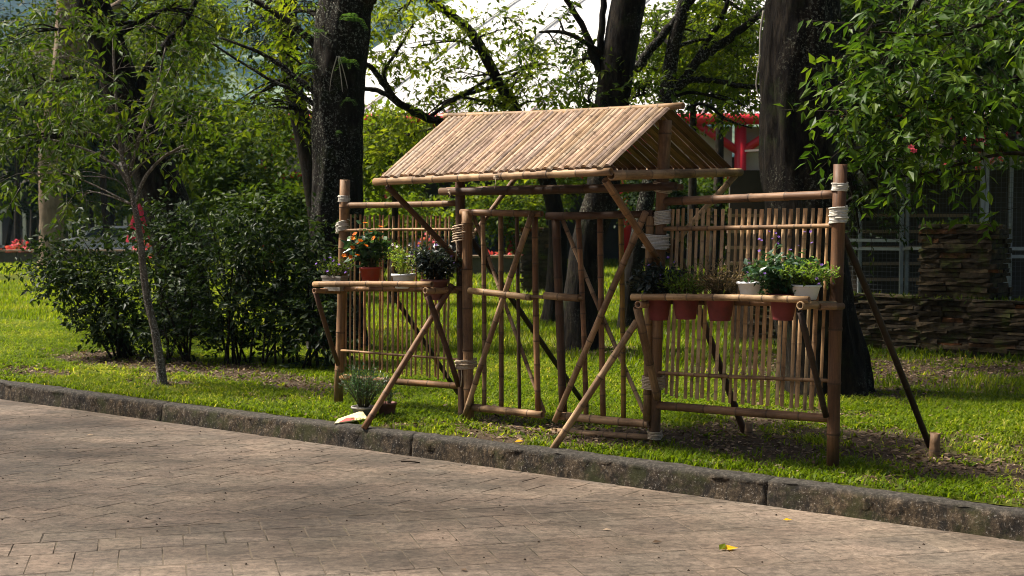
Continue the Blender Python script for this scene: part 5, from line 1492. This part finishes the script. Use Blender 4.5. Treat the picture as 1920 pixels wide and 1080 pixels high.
# H: broad-leaved tree beyond the right edge, its branches hang into view
kw_h = dict(L=0.36, per=8, leaf=0.108, wid=0.42, droop=0.34, tint=(0.15, 1.0), tr=0.0032, flat=0.4)
hp = [(V3((5.6, 10.6, 0)), 0.17), (V3((5.6, 10.6, 1.2)), 0.15), (V3((5.45, 10.5, 2.6)), 0.14), (V3((5.3, 10.4, 4.2)), 0.12), (V3((5.2, 10.3, 5.6)), 0.08)]
H = tree('broadleaf_tree', 'leafy branches hanging in over the tall post of the slatted panel', 'tree', hp, None, M['bark_plain'], M['leaf_big'],
     [(at(x, y, Y), (rx_ * 1.1, 0.45, rz_ * 0.9), int(n * 0.62), kw_h) for x, y, Y, rx_, rz_, n in
      [(1650, 120, 9.8, .24, .18, 34), (1700, 150, 9.9, .36, .24, 50), (1780, 180, 9.7, .42, .26, 56), (1850, 130, 9.8, .42, .30, 50), (1910, 165, 9.6, .34, .22, 36), (1690, 230, 9.8, .36, .18, 44), (1780, 270, 9.7, .42, .20, 46), (1630, 245, 9.9, .16, .10, 18), (1730, 50, 10, .42, .22, 44), (1650, 40, 10, .26, .18, 26), (1830, 40, 10, .46, .22, 44), (1910, 80, 9.7, .36, .28, 36), (1640, 300, 9.9, .16, .07, 14), (1710, 330, 9.9, .24, .08, 14), (1885, 400, 9.6, .10, .06, 4), (1820, 230, 9.9, .45, .25, 40), (1590, 200, 9.9, .12, .07, 10), (1600, 110, 9.9, .12, .08, 9), (1555, 255, 9.9, .08, .05, 5),
       (2050, 100, 9.9, .6, .5, 60), (1920, -80, 10.4, .9, .5, 80), (1780, -90, 10.6, .8, .4, 50)]],
     limbs=[[(V3((5.35, 10.4, 3.4)), 0.05), (V3((4.4, 10.1, 3.2)), 0.035), (at(1900, 150, 9.8), 0.022), (at(1760, 190, 9.8), 0.014), (at(1640, 170, 9.8), 0.008)], [(V3((5.3, 10.4, 2.9)), 0.04), (at(2000, 270, 9.7), 0.022), (at(1870, 290, 9.7), 0.013), (at(1700, 330, 9.8), 0.007), (at(1640, 300, 9.8), 0.004)], [(V3((5.3, 10.4, 4.0)), 0.04), (at(1960, -20, 9.9), 0.025), (at(1800, 60, 9.9), 0.014), (at(1650, 60, 9.9), 0.007)]], sides=14, auto_limb=False)
flowers(H, [at(1708, 277, 9.3), at(1775, 309, 9.3), at(1713, 284, 9.3)], 0.06, 'fl_pink', 6)

# out of the frame: a tree added only so its crown shades the road
def shade_tree(label, x, y, cl, leaf='leaf_mid'):
    tree('broadleaf_tree', label, 'tree', [(V3((x, y, 0)), 0.24), (V3((x + .05, y, 1.6)), 0.2), (V3((x - .05, y + .1, 3.6)), 0.18), (V3((x, y, 6.2)), 0.13)], None, M['bark_plain'], M[leaf], [(V3(c), r, n, dict(L=0.55, per=9, leaf=0.15, fine=False)) for c, r, n in cl], sides=12, twigs=False)
SHADE = [((-7.2, 10.6, 6.6), (1.4, 1.2, .6), 120), ((-7.8, 9.0, 6.4), (1.3, 1.1, .6), 100), ((-5.6, 9.4, 6.9), (1.1, 1.0, .5), 70), ((-9.4, 12.2, 6.6), (1.4, 1.2, .6), 110), ((-4.4, 8.4, 6.5), (.8, .8, .4), 36), ((-8.6, 14.0, 6.2), (1.1, .9, .5), 50), ((-10.2, 10.2, 6.6), (1.3, 1.2, .6), 90)]
shade_tree('unseen added tree whose high spreading crown shades the paving', -7.8, 11.6, SHADE)

# ------------------------------------------------------------------ trees further back
kb = dict(L=0.6, per=8, leaf=0.15, wid=0.55, fine=False, droop=0.2)
def back_tree(label, px, py, Y, rxp, ryp, n, leaf='leaf_mid', kw=None, parts=5):
    c = at(px, py, Y); rx_, rz_ = rxp * Y / F, ryp * Y / F
    k = dict(kb); k.update(kw or {}); q_ = max(1.0, Y / 30.0) ** 0.85; k['leaf'] *= q_; k['L'] *= q_
    cl = []
    for i in range(parts):
        a = rnd.uniform(0, 6.28); q = rnd.uniform(0.25, 0.62)
        cl.append((c + V3((math.cos(a) * q * rx_, rnd.uniform(-.4, .4) * rx_, math.sin(a) * q * rz_)), (rx_ * 0.55, rx_ * 0.5, rz_ * 0.5), n // parts, k))
    r0 = 0.05 + 0.03 * c.z * 0.5
    tree('broadleaf_tree', label, 'tree', [(V3((c.x + rnd.uniform(-.4, .4), Y, 0)), r0), (V3((c.x, Y, max(0.4, c.z * 0.45))), r0 * 0.8), (V3((c.x, Y, c.z)), r0 * 0.45)], None, M['bark_plain'], M[leaf], cl, sides=10, group='trees beyond the lawn', twigs=False)
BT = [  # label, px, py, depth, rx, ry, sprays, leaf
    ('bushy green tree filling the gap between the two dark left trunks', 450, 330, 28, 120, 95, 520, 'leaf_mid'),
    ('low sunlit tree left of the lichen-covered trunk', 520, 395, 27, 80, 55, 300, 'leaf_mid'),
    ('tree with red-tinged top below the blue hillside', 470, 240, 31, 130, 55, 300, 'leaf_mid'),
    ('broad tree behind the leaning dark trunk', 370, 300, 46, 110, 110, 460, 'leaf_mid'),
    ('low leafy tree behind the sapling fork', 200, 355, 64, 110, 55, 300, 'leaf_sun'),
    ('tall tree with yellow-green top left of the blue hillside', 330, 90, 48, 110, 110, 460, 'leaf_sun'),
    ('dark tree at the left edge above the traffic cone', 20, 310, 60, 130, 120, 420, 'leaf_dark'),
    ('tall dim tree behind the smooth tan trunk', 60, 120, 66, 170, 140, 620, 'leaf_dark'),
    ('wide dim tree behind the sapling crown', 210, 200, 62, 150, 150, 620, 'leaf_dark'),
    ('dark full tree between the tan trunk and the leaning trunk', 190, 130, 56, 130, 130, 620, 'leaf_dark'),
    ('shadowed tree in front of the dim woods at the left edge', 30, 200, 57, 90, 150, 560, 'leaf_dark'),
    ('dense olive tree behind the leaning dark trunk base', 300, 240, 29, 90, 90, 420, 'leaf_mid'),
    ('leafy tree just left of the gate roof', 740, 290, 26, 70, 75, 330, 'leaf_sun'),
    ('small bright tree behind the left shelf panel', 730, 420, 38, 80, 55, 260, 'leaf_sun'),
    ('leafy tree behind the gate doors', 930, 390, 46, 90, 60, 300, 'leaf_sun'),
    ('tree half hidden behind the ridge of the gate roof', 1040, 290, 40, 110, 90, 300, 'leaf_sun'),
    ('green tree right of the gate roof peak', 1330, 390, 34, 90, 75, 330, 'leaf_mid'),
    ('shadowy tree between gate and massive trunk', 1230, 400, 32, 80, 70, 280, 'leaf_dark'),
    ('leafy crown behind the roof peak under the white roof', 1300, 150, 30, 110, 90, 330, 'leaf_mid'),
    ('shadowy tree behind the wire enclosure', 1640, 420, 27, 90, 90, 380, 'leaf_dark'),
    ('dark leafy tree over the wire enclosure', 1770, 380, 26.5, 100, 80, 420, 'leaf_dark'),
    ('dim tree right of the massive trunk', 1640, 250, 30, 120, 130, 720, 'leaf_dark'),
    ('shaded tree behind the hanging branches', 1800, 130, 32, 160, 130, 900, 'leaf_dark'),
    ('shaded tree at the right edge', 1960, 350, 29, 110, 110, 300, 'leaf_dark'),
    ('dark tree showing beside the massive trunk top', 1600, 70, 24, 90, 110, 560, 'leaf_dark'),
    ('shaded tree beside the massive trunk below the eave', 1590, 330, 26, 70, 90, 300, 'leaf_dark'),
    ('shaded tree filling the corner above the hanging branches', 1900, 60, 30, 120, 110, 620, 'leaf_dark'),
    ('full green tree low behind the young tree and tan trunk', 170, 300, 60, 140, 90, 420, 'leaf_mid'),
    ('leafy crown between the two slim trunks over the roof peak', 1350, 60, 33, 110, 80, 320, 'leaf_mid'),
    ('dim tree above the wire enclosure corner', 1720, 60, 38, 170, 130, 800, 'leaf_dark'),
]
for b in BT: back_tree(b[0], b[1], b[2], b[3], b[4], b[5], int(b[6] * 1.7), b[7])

# ------------------------------------------------------------------ the shrubs left of the gate
def shrub(label, bx_, by_, tips_px, n, kw, depth_var=0.6):
    base = gnd(bx_, by_); t = empty('leafy_shrub', base, label, 'shrub', 'dark shrubs left of the gate')
    mb = MB(); lv = Leaves()
    for (x, y) in tips_px:
        Y = base.y + rnd.uniform(-depth_var * 0.5, depth_var)
        e = at(x, y, Y)
        s = base + V3((rnd.uniform(-.22, .22), rnd.uniform(-.12, .15), -0.02))
        m = s.lerp(e, 0.5) + V3((rnd.uniform(-.1, .1), rnd.uniform(-.1, .1), 0.12))
        P, Rr = curve([(s, 0.016), (m, 0.011), (e, 0.004)], 6); mb.tube(P, Rr, 6)
        sprays(lv, None, e, (0.26, 0.30, 0.20), int(n * 1.4), **kw)
        sprays(lv, None, m.lerp(e, 0.45), (0.32, 0.32, 0.26), int(n * 1.25), **kw)
        sprays(lv, None, s.lerp(m, 0.75), (0.30, 0.32, 0.22), int(n * 0.4), **kw)
    mb.build('stems', M['bark_plain'], t)
    lv.build('foliage', M['leaf_shrub'], t)
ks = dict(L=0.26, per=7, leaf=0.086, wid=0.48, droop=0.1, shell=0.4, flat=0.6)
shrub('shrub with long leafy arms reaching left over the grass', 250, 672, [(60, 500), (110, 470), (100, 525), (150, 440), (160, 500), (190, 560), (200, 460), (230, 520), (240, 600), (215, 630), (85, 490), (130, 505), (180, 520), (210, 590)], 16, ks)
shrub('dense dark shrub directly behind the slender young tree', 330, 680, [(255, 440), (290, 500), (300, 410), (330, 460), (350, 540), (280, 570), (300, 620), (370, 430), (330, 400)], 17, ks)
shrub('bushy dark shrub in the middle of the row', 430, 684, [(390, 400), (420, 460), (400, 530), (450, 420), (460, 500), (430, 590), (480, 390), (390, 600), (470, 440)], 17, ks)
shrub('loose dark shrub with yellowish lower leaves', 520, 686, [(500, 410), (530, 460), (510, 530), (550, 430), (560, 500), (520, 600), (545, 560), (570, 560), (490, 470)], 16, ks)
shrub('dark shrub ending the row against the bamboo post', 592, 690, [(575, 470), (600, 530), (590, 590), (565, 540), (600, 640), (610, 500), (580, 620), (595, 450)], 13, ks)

# ------------------------------------------------------------------ grass, dead leaves
def blades(n, v0, v1, u0, u1, h, w, seg3, name, label, keep=1.0, power=1.0):
    u = rng.uniform(u0, u1, n); v = v0 + (v1 - v0) * rng.random(n) ** power
    x = u * KU.x + v * KV.x; y = u * KU.y + v * KV.y
    ok = (np.abs(x) < 0.42 * y + 1.2) & (y > 6)
    dm = dirt_at(x, y)
    ok &= rng.random(n) > np.clip((dm - 0.18) * 2.4, 0, 0.97)
    tuft = fbm(x * 5.0, y * 5.0, 3)
    ok &= rng.random(n) < np.clip(0.25 + 1.5 * tuft, 0, 1)
    x, y, tuft = x[ok], y[ok], tuft[ok]; k = len(x)
    b = np.stack([x, y, ground_z(x, y) - 0.004], -1)
    a = rng.uniform(0, 2 * math.pi, k); lean = rng.uniform(0.15, 1.0, k)
    d = np.stack([np.cos(a) * lean, np.sin(a) * lean, np.ones(k)], -1); d = unit(d)
    s = np.stack([-np.sin(a), np.cos(a), np.zeros(k)], -1)
    hh = (h * rng.uniform(0.5, 1.3, k) * (0.55 + 0.9 * tuft))[:, None]; ww = (w * rng.uniform(0.7, 1.3, k))[:, None]
    ti = np.clip(0.05 + 0.60 * rng.random(k) + 0.9 * (fbm(x * 0.9 + 40, y * 0.9) - 0.5) + 0.35 * (rng.random(k) < 0.10), 0, 1)
    if seg3:
        mid = b + d * hh * 0.55; tip = b + d * hh + np.stack([np.cos(a), np.sin(a), -0.5 * np.ones(k)], -1) * hh * 0.38
        c = np.stack([b - s * ww * .5, b + s * ww * .5, mid - s * ww * .45, mid + s * ww * .45, tip], 1).reshape(-1, 3)
        T = np.array([(0, 1, 3), (0, 3, 2), (2, 3, 4)]); m = 5
    else:
        c = np.stack([b - s * ww * .5, b + s * ww * .5, b + d * hh], 1).reshape(-1, 3); T = np.array([(0, 1, 2)]); m = 3
    t = ((np.arange(k) * m)[:, None, None] + T[None]).reshape(-1, 3)
    return tag(link(name, tri_mesh(name, c, t, M['grass'], np.repeat(ti, m))), label, kind='stuff')
blades(400000, KERB + 0.14, KERB + 5.0, -22.0, 3.5, 0.058, 0.0105, True, 'grass', 'short broad-bladed grass along the kerb and around the gate')
blades(330000, KERB + 5.0, KERB + 16.0, -33, 8, 0.095, 0.020, False, 'grass', 'sunlit lawn grass behind the gate')
blades(200000, KERB + 16.0, KERB + 44.0, -56, 16, 0.13, 0.05, False, 'grass', 'far lawn grass running to the retaining wall')

def litter(n, name, label):
    x = rng.uniform(-6, 6.5, n * 6); y = rng.uniform(7, 18, n * 6)
    dm = dirt_at(x, y); ok = (rng.random(n * 6) < np.clip((dm - 0.15) * 1.2, 0.035, 1)) & ((x * KV.x + y * KV.y) > KERB + 0.2) & (np.abs(x) < 0.42 * y + 0.5)
    x, y = x[ok][:n], y[ok][:n]; k = len(x)
    lv = Leaves(); a = rng.uniform(0, 6.28, k)
    b = np.stack([x, y, ground_z(x, y) + rng.uniform(0.003, 0.022, k)], -1)
    D = np.stack([np.cos(a), np.sin(a), rng.normal(size=k) * 0.22], -1); nn = rng.normal(size=(k, 3)) * 0.35 + np.array([0, 0, 1.0])
    sz = rng.uniform(0.02, 0.062, k)
    lv.put(b, D, nn, sz, sz * 0.5, rng.random(k) ** 1.5, True)
    return tag(lv.build(name, M['litter']), label, kind='stuff')
nw = 2600
x = rng.uniform(-6, 6, nw); y = rng.uniform(8, 17, nw); ok = ((x * KV.x + y * KV.y) > KERB + 0.2) & (np.abs(x) < 0.42 * y + 0.5) & (fbm(x * 1.1 + 70, y * 1.1) > 0.47)
x, y = x[ok], y[ok]; k = len(x); lv = Leaves()
for q in range(6):
    a = rng.uniform(0, 6.28, k); D = np.stack([np.cos(a), np.sin(a), rng.uniform(0.3, 1.2, k)], -1)
    b = np.stack([x, y, ground_z(x, y)], -1) + rng.normal(size=(k, 3)) * np.array([0.012, 0.012, 0])
    b[:, 2] = ground_z(b[:, 0], b[:, 1]) + 0.004
    sz = rng.uniform(0.03, 0.075, k); lv.put(b, D, np.array([0, 0, 1.0]) + rng.normal(size=(k, 3)) * 0.3, sz, sz * 0.42, rng.random(k))
tag(lv.build('lawn_weeds', M['leaf_sun']), 'small broad-leaved weeds scattered through the grass', kind='stuff')
litter(20000, 'leaf_litter', 'dead brown leaves scattered over the bare soil')

def loose_leaf(label, px, py, size, mat, tint, yaw, z=ROAD_Z + 0.006):
    p = gnd(px, py, z); lv = Leaves()
    lv.put(np.array([list(p)]), np.array([[math.cos(yaw), math.sin(yaw), 0.12]]), np.array([[0.1, -0.3, 1.0]]), size, size * 0.5, tint, True)
    return tag(lv.build('fallen_leaf', M[mat]), label, 'leaf', 'fallen leaves on the road')
o = loose_leaf('curled yellow and green fallen leaf on the road', 1352, 1030, 0.10, 'fl_yellow', 0.6, 0.2)
lv = Leaves(); p = gnd(1349, 1031, ROAD_Z + 0.008); lv.put(np.array([list(p)]), np.array([[0.5, 0.6, 0.35]]), np.array([[0, -0.5, 0.9]]), 0.07, 0.04, 0.7); lv.build('green_half', M['leaf_sun'], o)
loose_leaf('pale yellow fallen leaf on the road close to the kerb', 1468, 975, 0.055, 'fl_yellow', 0.1, 0.0)
loose_leaf('small tan fallen leaf far left on the road', 162, 816, 0.06, 'litter', 1.0, 0.1)
loose_leaf('small tan fallen leaf on the road below the grey bowl', 1130, 993, 0.05, 'litter', 1.0, -0.1)
loose_leaf('brown fallen leaf at the lower road edge', 876, 1070, 0.05, 'litter', 0.35, 2.5)
loose_leaf('thin brown fallen leaf near the middle of the road', 1222, 1017, 0.06, 'litter', 0.4, 0.2)
loose_leaf('yellow fallen leaf in the grass before the gate doors', 965, 828, 0.07, 'fl_yellow', 0.4, 0.2, 0.03)
mb = MB(); a = gnd(752, 865, ROAD_Z + 0.01); mb.tube([a, a + V3((0.07, -0.02, 0.003)), a + V3((0.14, -0.05, 0))], 0.006, 6)
tag(mb.build('twig', M['bark_plain']), 'short twig lying against the kerb joint', 'twig')
# grit and seeds on the paving
n = 420; x = rng.uniform(-4.5, 4.0, n); y = rng.uniform(6.6, 13, n); ok = (x * KV.x + y * KV.y) < KERB - 0.05; x, y = x[ok], y[ok]
mb = MB()
for a, b in zip(x, y):
    s = rnd.uniform(0.003, 0.009); mb.add([(a - s, b, ROAD_Z + .001), (a + s, b, ROAD_Z + .001), (a, b - s, ROAD_Z + .001), (a, b + s, ROAD_Z + .001), (a, b, ROAD_Z + s * 1.1)], [(0, 2, 4), (2, 1, 4), (1, 3, 4), (3, 0, 4)])
tag(mb.build('grit', M['soil']), 'dark seeds and grit scattered on the paving', kind='stuff')

# ------------------------------------------------------------------ the air
mb = MB(); mb.box((0, 350, 117), (2400, 2300, 238))
hz, nt, out = new_mat('haze_air')
pv = nt.nodes.new('ShaderNodeVolumePrincipled')
pv.inputs['Color'].default_value = (0.38, 0.68, 1.0, 1)
pv.inputs['Density'].default_value = 0.00012
pv.inputs['Anisotropy'].default_value = 0.2
nt.links.new(pv.outputs[0], out.inputs['Volume'])
tag(mb.build('haze', hz), 'thin bluish air between the trees and the far hillside', kind='stuff')
